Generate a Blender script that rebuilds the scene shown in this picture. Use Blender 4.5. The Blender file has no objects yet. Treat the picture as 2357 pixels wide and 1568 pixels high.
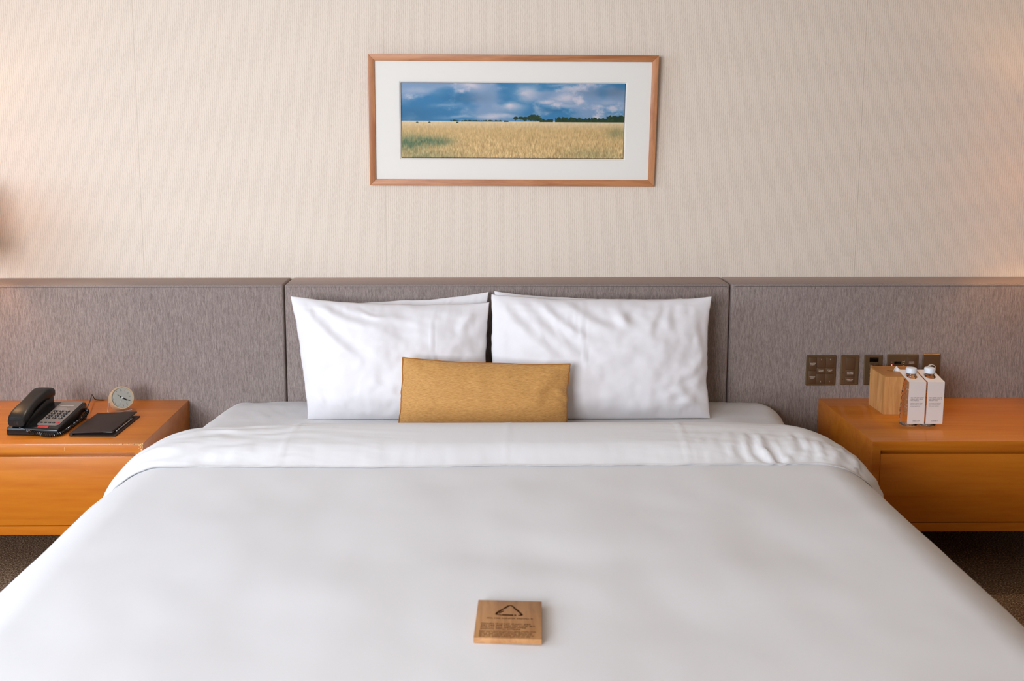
import bpy, bmesh, math, random
import numpy as np
from mathutils import Vector, Matrix, noise as mn
random.seed(7)
R = math.radians
S = bpy.context.scene
COL = S.collection

# ------------------------------------------------------------------ camera
cam_d = bpy.data.cameras.new('camera'); cam = bpy.data.objects.new('camera', cam_d); COL.objects.link(cam)
cam_d.sensor_fit = 'HORIZONTAL'; cam_d.sensor_width = 36.0; cam_d.lens = 2291.0 / 2357.0 * 36.0
cam_d.shift_x = (1178.5 - 1118.29) / 2357.0; cam_d.shift_y = -(784.0 - 595.77) / 2357.0
yaw, pitch = 0.0095, 0.1319
fw = Vector((math.sin(yaw) * math.cos(pitch), math.cos(yaw) * math.cos(pitch), -math.sin(pitch)))
rt = Vector((math.cos(yaw), -math.sin(yaw), 0)); up = rt.cross(fw)
cm = Matrix((rt, up, -fw)).transposed().to_4x4(); cm.translation = Vector((-0.112, -3.7, 1.5396))
cam.matrix_world = cm
cam_d.clip_start = 0.05
cam_d.dof.use_dof = True; cam_d.dof.focus_distance = 3.45; cam_d.dof.aperture_fstop = 5.6
S.camera = cam

# ------------------------------------------------------------------ world, lights, exposure
S.view_settings.view_transform = 'Standard'; S.view_settings.look = 'None'
S.view_settings.gamma = 1.0; S.view_settings.use_curve_mapping = False
S.view_settings.exposure = 0.04
W = bpy.data.worlds.new('sky'); S.world = W; W.use_nodes = True
W.node_tree.nodes['Background'].inputs[0].default_value = (0.75, 0.86, 1.0, 1)
W.node_tree.nodes['Background'].inputs[1].default_value = 1.0

def area(name, loc, look, sx, sy, power, col, spread=180):
    l = bpy.data.lights.new(name, 'AREA'); l.shape = 'RECTANGLE'; l.size = sx; l.size_y = sy
    l.energy = power; l.color = col; l.spread = R(spread)
    o = bpy.data.objects.new(name, l); COL.objects.link(o); o.location = loc
    o.rotation_euler = (Vector(look) - Vector(loc)).to_track_quat('-Z', 'Y').to_euler()
    return o
ROOM_L, ROOM_R, ROOM_B, ROOM_H, WALL_Y = -3.25, 3.4, -5.6, 2.62, 0.176
# daylight entering by the big window in the left wall, and by the window behind the camera
area('daylight_left', (ROOM_L + 0.05, -2.35, 1.68), (-.6, -1.75, .45), 2.5, 1.4, 42, (0.66, 0.82, 1.0), 150)
area('daylight_back', (-2.15, ROOM_B + 0.08, 1.72), (-.3, 0, .9), 1.9, 1.4, 140, (0.90, 0.94, 1.03), 150)
# broad warm fill panel added under the ceiling
area('ceiling_fill', (0.6, -3.3, ROOM_H - 0.03), (0.6, -3.3, 0), 1.6, 1.2, 5, (1.0, 0.76, 0.55))

# added ceiling spots that brighten the two nightstand tops
def fillspot(name, x, y, power, ang):
    l = bpy.data.lights.new(name, 'SPOT'); l.energy = power; l.color = (1.0, 0.80, 0.58); l.spot_size = R(ang); l.spot_blend = .7; l.shadow_soft_size = .05
    o = bpy.data.objects.new(name, l); COL.objects.link(o); o.location = (x, y, ROOM_H - .01); return o
fillspot('fill_spot_left', -1.62, -.27, 50, 26)
fillspot('fill_spot_right', 1.68, -.27, 32, 26)

# ------------------------------------------------------------------ helpers
def nm(name):
    m = bpy.data.materials.new(name); m.use_nodes = True
    nt = m.node_tree; b = nt.nodes['Principled BSDF']
    return m, nt, b
def N(nt, t, **kw):
    n = nt.nodes.new(t)
    for k, v in kw.items():
        if k in n.inputs.keys(): n.inputs[k].default_value = v
        else: setattr(n, k, v)
    return n
def L(nt, a, b): nt.links.new(a, b)
def s2l(c):
    return tuple(((x / 255) / 12.92 if x / 255 <= .04045 else ((x / 255 + .055) / 1.055) ** 2.4) for x in c)
def rgba(c): return (*s2l(c), 1)
def plain(name, col, rough=.5, metal=0, spec=.5, coat=0):
    m, nt, b = nm(name); b.inputs['Base Color'].default_value = rgba(col)
    b.inputs['Roughness'].default_value = rough; b.inputs['Metallic'].default_value = metal
    b.inputs['Specular IOR Level'].default_value = spec
    b.inputs['Coat Weight'].default_value = coat
    return m
def coords(nt, scale=(1, 1, 1), rot=(0, 0, 0)):
    tc = N(nt, 'ShaderNodeTexCoord'); mp = N(nt, 'ShaderNodeMapping')
    mp.inputs['Scale'].default_value = scale; mp.inputs['Rotation'].default_value = rot
    L(nt, tc.outputs['Object'], mp.inputs['Vector']); return mp.outputs[0]
def ramp(nt, fac, stops):
    r = N(nt, 'ShaderNodeValToRGB'); el = r.color_ramp.elements
    while len(el) < len(stops): el.new(.5)
    for e, (p, c) in zip(el, stops): e.position = p; e.color = c
    L(nt, fac, r.inputs[0]); return r.outputs[0]
def bump(nt, b, h, strength, dist):
    bp = N(nt, 'ShaderNodeBump'); bp.inputs['Strength'].default_value = strength; bp.inputs['Distance'].default_value = dist
    L(nt, h, bp.inputs['Height']); L(nt, bp.outputs[0], b.inputs['Normal'])

def wood(name, c1, c2, scale, rough=.35, coat=.0, axis='x', fine=.25):
    m, nt, b = nm(name)
    sc = {'x': (scale * .09, scale, scale), 'y': (scale, scale * .09, scale), 'z': (scale, scale, scale * .09)}[axis]
    v = coords(nt, sc)
    n1 = N(nt, 'ShaderNodeTexNoise', Scale=1.0, Detail=6.0, Roughness=.55); L(nt, v, n1.inputs['Vector'])
    n1.inputs['Distortion'].default_value = .7
    sc2 = tuple(s * 9 for s in sc); v2 = coords(nt, sc2)
    n2 = N(nt, 'ShaderNodeTexNoise', Scale=1.0, Detail=3.0, Roughness=.7); L(nt, v2, n2.inputs['Vector'])
    mx = N(nt, 'ShaderNodeMath', operation='MULTIPLY_ADD'); mx.inputs[1].default_value = fine
    L(nt, n2.outputs[0], mx.inputs[0]); L(nt, n1.outputs[0], mx.inputs[2])
    o = fine * .5
    L(nt, ramp(nt, mx.outputs[0], [(.34 + o, rgba(c1)), (.62 + o, rgba(c2))]), b.inputs['Base Color'])
    b.inputs['Roughness'].default_value = rough; b.inputs['Coat Weight'].default_value = coat; b.inputs['Coat Roughness'].default_value = .12
    return m

def link(name, me, mat, parent, org):
    o = bpy.data.objects.new(name, me); COL.objects.link(o)
    if mat is not None:
        for mm in (mat if isinstance(mat, (list, tuple)) else [mat]): me.materials.append(mm)
    if parent is not None:
        o.parent = parent
    return o
def wloc(o):
    v = Vector((0, 0, 0))
    while o is not None: v += o.location; o = o.parent
    return v
def obj(name, verts, faces, mat, parent=None, org=None, smooth=False, sharp=None, matidx=None):
    """one mesh object; verts are world positions; org is the object's own origin"""
    if org is None: org = wloc(parent) if parent is not None else Vector((0, 0, 0))
    org = Vector(org)
    me = bpy.data.meshes.new(name)
    me.from_pydata([tuple(Vector(v) - org) for v in verts], [], faces)
    if matidx: me.polygons.foreach_set('material_index', matidx)
    if smooth: me.polygons.foreach_set('use_smooth', [True] * len(me.polygons))
    me.update()
    o = link(name, me, mat, parent, org)
    o.location = org - (wloc(parent) if parent is not None else Vector((0, 0, 0)))
    if sharp is not None: me.set_sharp_from_angle(angle=R(sharp))
    return o
def bobj(name, bm, mat, parent=None, org=None, smooth=True, sharp=35):
    bm.normal_update()
    vs = [v.co.copy() for v in bm.verts]; bm.verts.index_update()
    fs = [[v.index for v in f.verts] for f in bm.faces]
    bm.free()
    return obj(name, vs, fs, mat, parent, org, smooth, sharp if smooth else None)
def box(x0, x1, y0, y1, z0, z1, bev=0, seg=2, M=None, bm=None):
    own = bm is None
    b = bmesh.new()
    r = bmesh.ops.create_cube(b, size=1)
    for v in b.verts: v.co = Vector(((x0 + x1) / 2 + v.co.x * (x1 - x0), (y0 + y1) / 2 + v.co.y * (y1 - y0), (z0 + z1) / 2 + v.co.z * (z1 - z0)))
    if bev: bmesh.ops.bevel(b, geom=b.edges[:], offset=bev, segments=seg, affect='EDGES', profile=.5)
    if M is not None: bmesh.ops.transform(b, matrix=M, verts=b.verts)
    if own: return b
    me = bpy.data.meshes.new('t'); b.to_mesh(me); b.free(); bm.from_mesh(me); bpy.data.meshes.remove(me)
    return bm
def prism(pts, y0, y1, M=None, bev=0, bm=None, plane='xz'):
    """polygon in a plane, extruded"""
    b = bmesh.new()
    def P(p, t): return Vector((p[0], t, p[1])) if plane == 'xz' else (Vector((p[0], p[1], t)) if plane == 'xy' else Vector((t, p[0], p[1])))
    a = [b.verts.new(P(p, y0)) for p in pts]; c = [b.verts.new(P(p, y1)) for p in pts]
    b.faces.new(a); b.faces.new(c[::-1]); n = len(pts)
    for i in range(n): b.faces.new((a[i], c[i], c[(i + 1) % n], a[(i + 1) % n]))
    bmesh.ops.recalc_face_normals(b, faces=b.faces)
    if bev: bmesh.ops.bevel(b, geom=b.edges[:], offset=bev, segments=2, affect='EDGES', profile=.5)
    if M is not None: bmesh.ops.transform(b, matrix=M, verts=b.verts)
    if bm is None: return b
    me = bpy.data.meshes.new('t'); b.to_mesh(me); b.free(); bm.from_mesh(me); bpy.data.meshes.remove(me)
    return bm
def lathe(prof, seg=40, M=None, bm=None, caps=True):
    b = bm or bmesh.new(); rows = []; new = []
    for r, z in prof:
        row = []
        for i in range(seg):
            a = 2 * math.pi * i / seg; v = b.verts.new((r * math.cos(a), r * math.sin(a), z)); row.append(v); new.append(v)
        rows.append(row)
    for A, B in zip(rows, rows[1:]):
        for i in range(seg): b.faces.new((A[i], A[(i + 1) % seg], B[(i + 1) % seg], B[i]))
    if caps: b.faces.new(rows[0][::-1]); b.faces.new(rows[-1])
    if M is not None: bmesh.ops.transform(b, matrix=M, verts=new)
    return b
def tube(path, r, seg=8, bm=None, M=None, closed=False):
    b = bm or bmesh.new(); path = [Vector(p) for p in path]; rows = []; new = []
    n = len(path); prevn = None
    for i, p in enumerate(path):
        if closed: t = (path[(i + 1) % n] - path[i - 1]).normalized()
        else: t = (path[min(i + 1, n - 1)] - path[max(i - 1, 0)]).normalized()
        if prevn is None:
            a = Vector((0, 0, 1)) if abs(t.z) < .9 else Vector((1, 0, 0)); nn = t.cross(a).normalized()
        else:
            nn = (prevn - t * prevn.dot(t)).normalized()
        prevn = nn; bn = t.cross(nn)
        rr = r[i] if isinstance(r, (list, tuple)) else r
        row = [b.verts.new(p + (nn * math.cos(2 * math.pi * k / seg) + bn * math.sin(2 * math.pi * k / seg)) * rr) for k in range(seg)]
        rows.append(row); new += row
    for i in range(n if closed else n - 1):
        A, B = rows[i], rows[(i + 1) % n]
        for k in range(seg): b.faces.new((A[k], A[(k + 1) % seg], B[(k + 1) % seg], B[k]))
    if not closed: b.faces.new(rows[0][::-1]); b.faces.new(rows[-1])
    if M is not None: bmesh.ops.transform(b, matrix=M, verts=new)
    return b
def thing(name, label, cat, loc, group=None):
    o = bpy.data.objects.new(name, None); COL.objects.link(o); o.location = loc
    o.empty_display_size = .05; tag(o, label, cat, group); return o
def tag(o, label, cat, group=None):
    o['label'] = label; o['category'] = cat
    if group: o['group'] = group
    return o
def struct(name, bm, mat, parent=None):
    o = bobj(name, bm, mat, parent, smooth=False)
    if parent is None: o['kind'] = 'structure'
    return o
def text(name, body, size, M, mat, parent, ext=.0002, align='CENTER', sx=1.0):
    c = bpy.data.curves.new(name, 'FONT'); c.body = body; c.size = size; c.align_x = align; c.align_y = 'CENTER'
    c.extrude = ext; c.space_line = .85; c.resolution_u = 2
    t = bpy.data.objects.new(name, c); COL.objects.link(t)
    dg = bpy.context.evaluated_depsgraph_get()
    me = bpy.data.meshes.new_from_object(t.evaluated_get(dg)); bpy.data.objects.remove(t)
    me.transform(Matrix.Diagonal((sx, 1, 1, 1))); me.transform(M); me.transform(Matrix.Translation(-wloc(parent)))
    me.materials.clear()
    o = link(name, me, mat, parent, None); return o

# ------------------------------------------------------------------ materials
def mat_wallpaper():
    m, nt, b = nm('wallpaper')
    v = coords(nt, (330, 1, 60)); n1 = N(nt, 'ShaderNodeTexNoise', Scale=1.0, Detail=2.0, Roughness=.6); L(nt, v, n1.inputs['Vector'])
    v2 = coords(nt, (1, 1, 1)); w = N(nt, 'ShaderNodeTexWave', wave_type='BANDS', bands_direction='X'); w.inputs['Scale'].default_value = 38
    w.inputs['Distortion'].default_value = 1.2; w.inputs['Detail'].default_value = 2; w.inputs['Detail Scale'].default_value = 4
    L(nt, v2, w.inputs['Vector'])
    a = N(nt, 'ShaderNodeMath', operation='MULTIPLY_ADD'); a.inputs[1].default_value = .55
    L(nt, w.outputs['Fac'], a.inputs[0]); L(nt, n1.outputs[0], a.inputs[2])
    col = ramp(nt, a.outputs[0], [(.35, rgba((214, 198, 181))), (.95, rgba((232, 218, 202)))])
    # butt joints between the drops of paper
    sp = N(nt, 'ShaderNodeSeparateXYZ'); L(nt, v2, sp.inputs[0])
    fac = None
    for sx in (-1.416, -0.486 + 0.02, 1.38):
        d = N(nt, 'ShaderNodeMath', operation='SUBTRACT'); L(nt, sp.outputs[0], d.inputs[0]); d.inputs[1].default_value = sx
        e = N(nt, 'ShaderNodeMath', operation='ABSOLUTE'); L(nt, d.outputs[0], e.inputs[0])
        c = N(nt, 'ShaderNodeMath', operation='COMPARE'); c.inputs[1].default_value = 0; c.inputs[2].default_value = .0009; L(nt, e.outputs[0], c.inputs[0])
        if fac is None: fac = c.outputs[0]
        else:
            q = N(nt, 'ShaderNodeMath', operation='MAXIMUM'); L(nt, fac, q.inputs[0]); L(nt, c.outputs[0], q.inputs[1]); fac = q.outputs[0]
    h = N(nt, 'ShaderNodeMath', operation='MULTIPLY'); h.inputs[1].default_value = .35; L(nt, fac, h.inputs[0])
    mx = N(nt, 'ShaderNodeMix', data_type='RGBA'); L(nt, h.outputs[0], mx.inputs['Factor']); L(nt, col, mx.inputs['A']); mx.inputs['B'].default_value = rgba((150, 130, 110))
    L(nt, mx.outputs['Result'], b.inputs['Base Color'])
    b.inputs['Roughness'].default_value = .75; b.inputs['Specular IOR Level'].default_value = .25
    bump(nt, b, a.outputs[0], .35, .0012)
    return m
def mat_heather(name, c1, c2, sx=900, sz=120, bs=.2):
    m, nt, b = nm(name)
    v = coords(nt, (sx, sx, sz)); n1 = N(nt, 'ShaderNodeTexNoise', Scale=1.0, Detail=3.0, Roughness=.7); L(nt, v, n1.inputs['Vector'])
    v2 = coords(nt, (480, 480, 40)); n2 = N(nt, 'ShaderNodeTexNoise', Scale=1.0, Detail=2.0, Roughness=.6); L(nt, v2, n2.inputs['Vector'])
    a = N(nt, 'ShaderNodeMath', operation='ADD'); L(nt, n1.outputs[0], a.inputs[0]); L(nt, n2.outputs[0], a.inputs[1])
    h = N(nt, 'ShaderNodeMath', operation='MULTIPLY'); h.inputs[1].default_value = .5; L(nt, a.outputs[0], h.inputs[0])
    L(nt, ramp(nt, h.outputs[0], [(.36, rgba(c1)), (.64, rgba(c2))]), b.inputs['Base Color'])
    b.inputs['Roughness'].default_value = .9; b.inputs['Specular IOR Level'].default_value = .2; b.inputs['Sheen Weight'].default_value = .30; b.inputs['Sheen Roughness'].default_value = .4; b.inputs['Sheen Tint'].default_value = rgba((225, 190, 170))
    bump(nt, b, h.outputs[0], bs, .0008); return m
def mat_linen(name, col, weave=0.0, bs=.05):
    m, nt, b = nm(name); b.inputs['Base Color'].default_value = rgba(col)
    b.inputs['Roughness'].default_value = .62; b.inputs['Specular IOR Level'].default_value = .3; b.inputs['Sheen Weight'].default_value = .12
    v = coords(nt, (1, 1, 1)); n1 = N(nt, 'ShaderNodeTexNoise', Scale=26.0, Detail=4.0, Roughness=.6); L(nt, v, n1.inputs['Vector'])
    bump(nt, b, n1.outputs[0], bs, .01); return m
def mat_cushion():
    m, nt, b = nm('tan_cloth')
    v = coords(nt, (70, 200, 900)); n1 = N(nt, 'ShaderNodeTexNoise', Scale=1.0, Detail=3.0, Roughness=.7); L(nt, v, n1.inputs['Vector'])
    L(nt, ramp(nt, n1.outputs[0], [(.33, rgba((170, 118, 58))), (.6, rgba((205, 156, 92)))]), b.inputs['Base Color'])
    b.inputs['Roughness'].default_value = .7; b.inputs['Sheen Weight'].default_value = .2; b.inputs['Specular IOR Level'].default_value = .25
    bump(nt, b, n1.outputs[0], .3, .0006); return m
def mat_carpet():
    m, nt, b = nm('carpet_pile')
    v = coords(nt); n1 = N(nt, 'ShaderNodeTexNoise', Scale=170.0, Detail=2.0, Roughness=.8); L(nt, v, n1.inputs['Vector'])
    L(nt, ramp(nt, n1.outputs[0], [(.40, rgba((98, 75, 58))), (.55, rgba((152, 124, 98))), (.70, rgba((235, 212, 180)))]), b.inputs['Base Color'])
    b.inputs['Roughness'].default_value = 1; b.inputs['Specular IOR Level'].default_value = .05
    bump(nt, b, n1.outputs[0], .8, .006); return m
def mat_desk():
    """satin orange veneer; the rim near the bed corner is chipped and worn pale"""
    m, nt, b = nm('veneer_orange')
    v = coords(nt, (1.6, 20, 20)); n1 = N(nt, 'ShaderNodeTexNoise', Scale=1.0, Detail=6.0, Roughness=.55); n1.inputs['Distortion'].default_value = .8; L(nt, v, n1.inputs['Vector'])
    v2 = coords(nt, (9, 95, 95)); n2 = N(nt, 'ShaderNodeTexNoise', Scale=1.0, Detail=3.0, Roughness=.7); L(nt, v2, n2.inputs['Vector'])
    a = N(nt, 'ShaderNodeMath', operation='MULTIPLY_ADD'); a.inputs[1].default_value = .35; L(nt, n2.outputs[0], a.inputs[0]); L(nt, n1.outputs[0], a.inputs[2])
    L(nt, ramp(nt, a.outputs[0], [(.44, rgba((184, 98, 13))), (.86, rgba((202, 120, 28)))]), b.inputs['Base Color'])
    b.inputs['Roughness'].default_value = .34; b.inputs['Coat Weight'].default_value = .5; b.inputs['Coat Roughness'].default_value = .09; b.inputs['Specular IOR Level'].default_value = .35
    return m
def mat_glass(name, ior, tint=(1, 1, 1), rough=0.0, bs=0, bscale=120):
    m, nt, b = nm(name); b.inputs['Base Color'].default_value = (*tint, 1); b.inputs['Transmission Weight'].default_value = 1
    b.inputs['Roughness'].default_value = rough; b.inputs['IOR'].default_value = ior
    if bs:
        v = coords(nt); n1 = N(nt, 'ShaderNodeTexVoronoi', feature='SMOOTH_F1'); n1.inputs['Scale'].default_value = bscale; L(nt, v, n1.inputs['Vector'])
        bump(nt, b, n1.outputs['Distance'], bs, .004)
    return m
def mat_pane():
    m, nt, b = nm('pane_glass'); nt.nodes.remove(b)
    out = nt.nodes['Material Output']; t = N(nt, 'ShaderNodeBsdfTransparent'); g = N(nt, 'ShaderNodeBsdfGlossy'); g.inputs['Roughness'].default_value = .01
    f = N(nt, 'ShaderNodeFresnel'); f.inputs[0].default_value = 1.2; x = N(nt, 'ShaderNodeMixShader')
    L(nt, f.outputs[0], x.inputs[0]); L(nt, t.outputs[0], x.inputs[1]); L(nt, g.outputs[0], x.inputs[2]); L(nt, x.outputs[0], out.inputs[0]); return m
def mat_emit(name, col, st):
    m, nt, b = nm(name); b.inputs['Base Color'].default_value = (0, 0, 0, 1)
    b.inputs['Emission Color'].default_value = (*col, 1); b.inputs['Emission Strength'].default_value = st; return m

M_wall = mat_wallpaper()
M_ceil = plain('ceiling_paint', (206, 200, 192), .9, spec=.1)
M_sidewall = plain('side_wall_paint', (176, 154, 128), .9, spec=.1)
M_carpet = mat_carpet()
M_head = mat_heather('grey_heather', (112, 99, 94), (162, 148, 141))
M_thread = plain('grey_thread', (104, 92, 88), .9, spec=.1)
M_sheet = mat_linen('white_sheet', (234, 233, 233))
M_duvet = mat_linen('white_duvet', (234, 233, 233), bs=.03)
M_pcase = mat_linen('white_pillowcase', (230, 227, 228), bs=.05)
M_cush = mat_cushion()
M_pipe = plain('tan_piping', (160, 104, 44), .8, spec=.2)
M_desk = mat_desk()
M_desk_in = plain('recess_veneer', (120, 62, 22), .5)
M_worn = plain('worn_pale_wood', (236, 190, 128), .7, spec=.2)
M_frame = wood('frame_wood', (166, 104, 62), (196, 134, 88), 40, .45, axis='x')
M_mat = plain('white_mount', (238, 234, 226), .85, spec=.1)
M_bevel = plain('mount_bevel', (243, 238, 230), .8, spec=.1)
M_box = wood('oak_box', (186, 128, 70), (214, 158, 98), 60, .5, axis='z')
M_boxdark = plain('box_inside', (60, 36, 18), .9)
M_tissue = plain('tissue_paper', (244, 242, 240), .9, spec=.1)
M_block = wood('bamboo_block', (166, 114, 66), (190, 138, 86), 60, .5, axis='y')
M_engrave = plain('burnt_engraving', (66, 34, 12), .8, spec=.1)
M_black = plain('black_plastic', (13, 13, 14), .26, spec=.5)
M_blackm = plain('matt_black_plastic', (15, 15, 15), .36)
M_cord = plain('black_cord', (16, 16, 16), .18, spec=.8)
M_plate = plain('grey_faceplate', (132, 124, 120), .38, metal=.3)
M_print = plain('pale_print', (206, 200, 194), .6)
M_key = plain('dark_key', (38, 34, 32), .18)
M_keyn = plain('key_numeral', (225, 220, 215), .5)
M_red = plain('red_plastic', (176, 36, 40), .3)
M_leather = plain('black_leather', (50, 38, 35), .55, spec=.25)
M_paper = plain('white_paper', (235, 232, 226), .8, spec=.1)
M_steel = plain('steel_wire', (225, 218, 212), .25, metal=.6)
M_clock = plain('champagne_case', (222, 196, 162), .34, metal=.55)
M_dial = plain('grey_dial', (176, 174, 164), .6)
M_ink = plain('black_ink', (16, 16, 16), .6)
M_white = plain('white_plastic', (226, 230, 236), .4)
M_card = plain('white_card', (226, 214, 208), .8, spec=.1)
M_cardink = plain('grey_print', (120, 112, 110), .8, spec=.1)
M_switch = plain('bronze_switchplate', (112, 90, 64), .34, metal=.5)
M_rocker = plain('bronze_rocker', (98, 74, 52), .42, metal=.35)
M_screen = plain('dark_display', (6, 6, 7), .15)
M_swink = plain('switch_lettering', (222, 206, 190), .6)
M_led = mat_emit('red_led', (1, .08, .08), 6)
M_ledoff = plain('green_led', (130, 150, 125), .4)
M_water = mat_glass('bottle_water', 1.33, bs=.35, bscale=150)
M_pane = mat_pane()
M_shade = plain('lamp_shade_cloth', (240, 225, 200), .9, spec=.1)
def _shade():
    nt = M_shade.node_tree; b = nt.nodes['Principled BSDF']; t = N(nt, 'ShaderNodeBsdfTranslucent'); t.inputs[0].default_value = rgba((238, 214, 180))
    x = N(nt, 'ShaderNodeMixShader'); x.inputs[0].default_value = .35; L(nt, b.outputs[0], x.inputs[1]); L(nt, t.outputs[0], x.inputs[2]); L(nt, x.outputs[0], nt.nodes['Material Output'].inputs[0])
_shade()
M_dark = plain('dark_base_board', (58, 44, 36), .8, spec=.1)

# ------------------------------------------------------------------ room
struct('floor', box(ROOM_L - .2, ROOM_R + .2, ROOM_B - .2, WALL_Y + .2, -.1, 0), M_carpet)
struct('ceiling', box(ROOM_L - .2, ROOM_R + .2, ROOM_B - .2, WALL_Y + .2, ROOM_H, ROOM_H + .1), M_ceil)
struct('wall_back', box(ROOM_L - .2, ROOM_R + .2, WALL_Y, WALL_Y + .12, 0, ROOM_H), M_wall)
struct('wall_right', box(ROOM_R, ROOM_R + .12, ROOM_B, WALL_Y, 0, ROOM_H), M_sidewall)
def wall_open(name, axis, pos, a0, a1, o0, o1, z0, z1):
    b = bmesh.new(); t0, t1 = (pos - .12, pos)
    for (p, q, s, e) in ((a0, o0, 0, ROOM_H), (o1, a1, 0, ROOM_H), (o0, o1, 0, z0), (o0, o1, z1, ROOM_H)):
        if axis == 'x': box(t0, t1, p, q, s, e, bm=b)
        else: box(p, q, t0, t1, s, e, bm=b)
    return struct(name, b, M_sidewall)
wall_open('wall_left', 'x', ROOM_L, ROOM_B, WALL_Y, -3.65, -1.05, .95, 2.45)
wall_open('wall_front', 'y', ROOM_B, ROOM_L, ROOM_R, -3.15, -1.15, 1.0, 2.45)
def window(name, axis, pos, o0, o1, z0, z1, nm_):
    b = bmesh.new(); t = .04; p0, p1 = pos - .10, pos - .06
    def bx(a, c, s, e):
        if axis == 'x': box(p0, p1, a, c, s, e, bm=b)
        else: box(a, c, p0, p1, s, e, bm=b)
    bx(o0, o1, z0, z0 + t); bx(o0, o1, z1 - t, z1); bx(o0, o0 + t, z0 + t, z1 - t); bx(o1 - t, o1, z0 + t, z1 - t)
    mid = (o0 + o1) / 2; bx(mid - t / 2, mid + t / 2, z0 + t, z1 - t)
    f = struct(name, b, M_white)
    if axis == 'x': g = box(pos - .085, pos - .08, o0 + t, o1 - t, z0 + t, z1 - t)
    else: g = box(o0 + t, o1 - t, pos - .085, pos - .08, z0 + t, z1 - t)
    bobj('window_pane', g, M_pane, f, smooth=False)
window('window_1', 'x', ROOM_L, -3.65, -1.05, .95, 2.45, '')
window('window_2', 'y', ROOM_B, -3.15, -1.15, 1.0, 2.45, '')

for x_, lab in ((-1.62, 'round recessed ceiling downlight above the left nightstand, added to light its top'), (1.68, 'round recessed ceiling downlight above the right nightstand, added to light its top')):
    dn = bobj('added_spot_ring', lathe([(.050, -.004), (.058, -.004), (.060, 0), (.050, 0), (.050, -.004)], 40, M=Matrix.Translation((x_, -.27, ROOM_H)), caps=False), M_white, None, org=(x_, -.27, ROOM_H))  # trim ring for the added, unseen spot over each nightstand
    tag(dn, lab, 'ceiling light')

# ------------------------------------------------------------------ headboard: three upholstered panels
def head_panel(x0, x1, label):
    y0, y1, z0, z1 = 0.0, WALL_Y - .002, 0.02, .952
    b = box(x0, x1, y0, y1, z0, z1, bev=.009, seg=3)
    o = bobj('headboard_panel', b, M_head, None, org=((x0 + x1) / 2, y1, z0))
    tag(o, label, 'headboard', 'upholstered headboard panels along the wall')
    bobj('top_seam', tube([(x0 + .012, .0005, z1 - .0095), (x1 - .012, .0005, z1 - .0095)], .0012, 6), M_thread, o)
    return o
head_panel(-2.75, -.8386, 'long grey fabric headboard panel behind the telephone nightstand, left of the pillows')
head_panel(-.8338, .8446, 'grey fabric headboard panel directly behind the white pillows, between the two seams')
head_panel(.8494, 2.75, 'brownish grey headboard panel on the right, carrying the row of switch plates')

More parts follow.
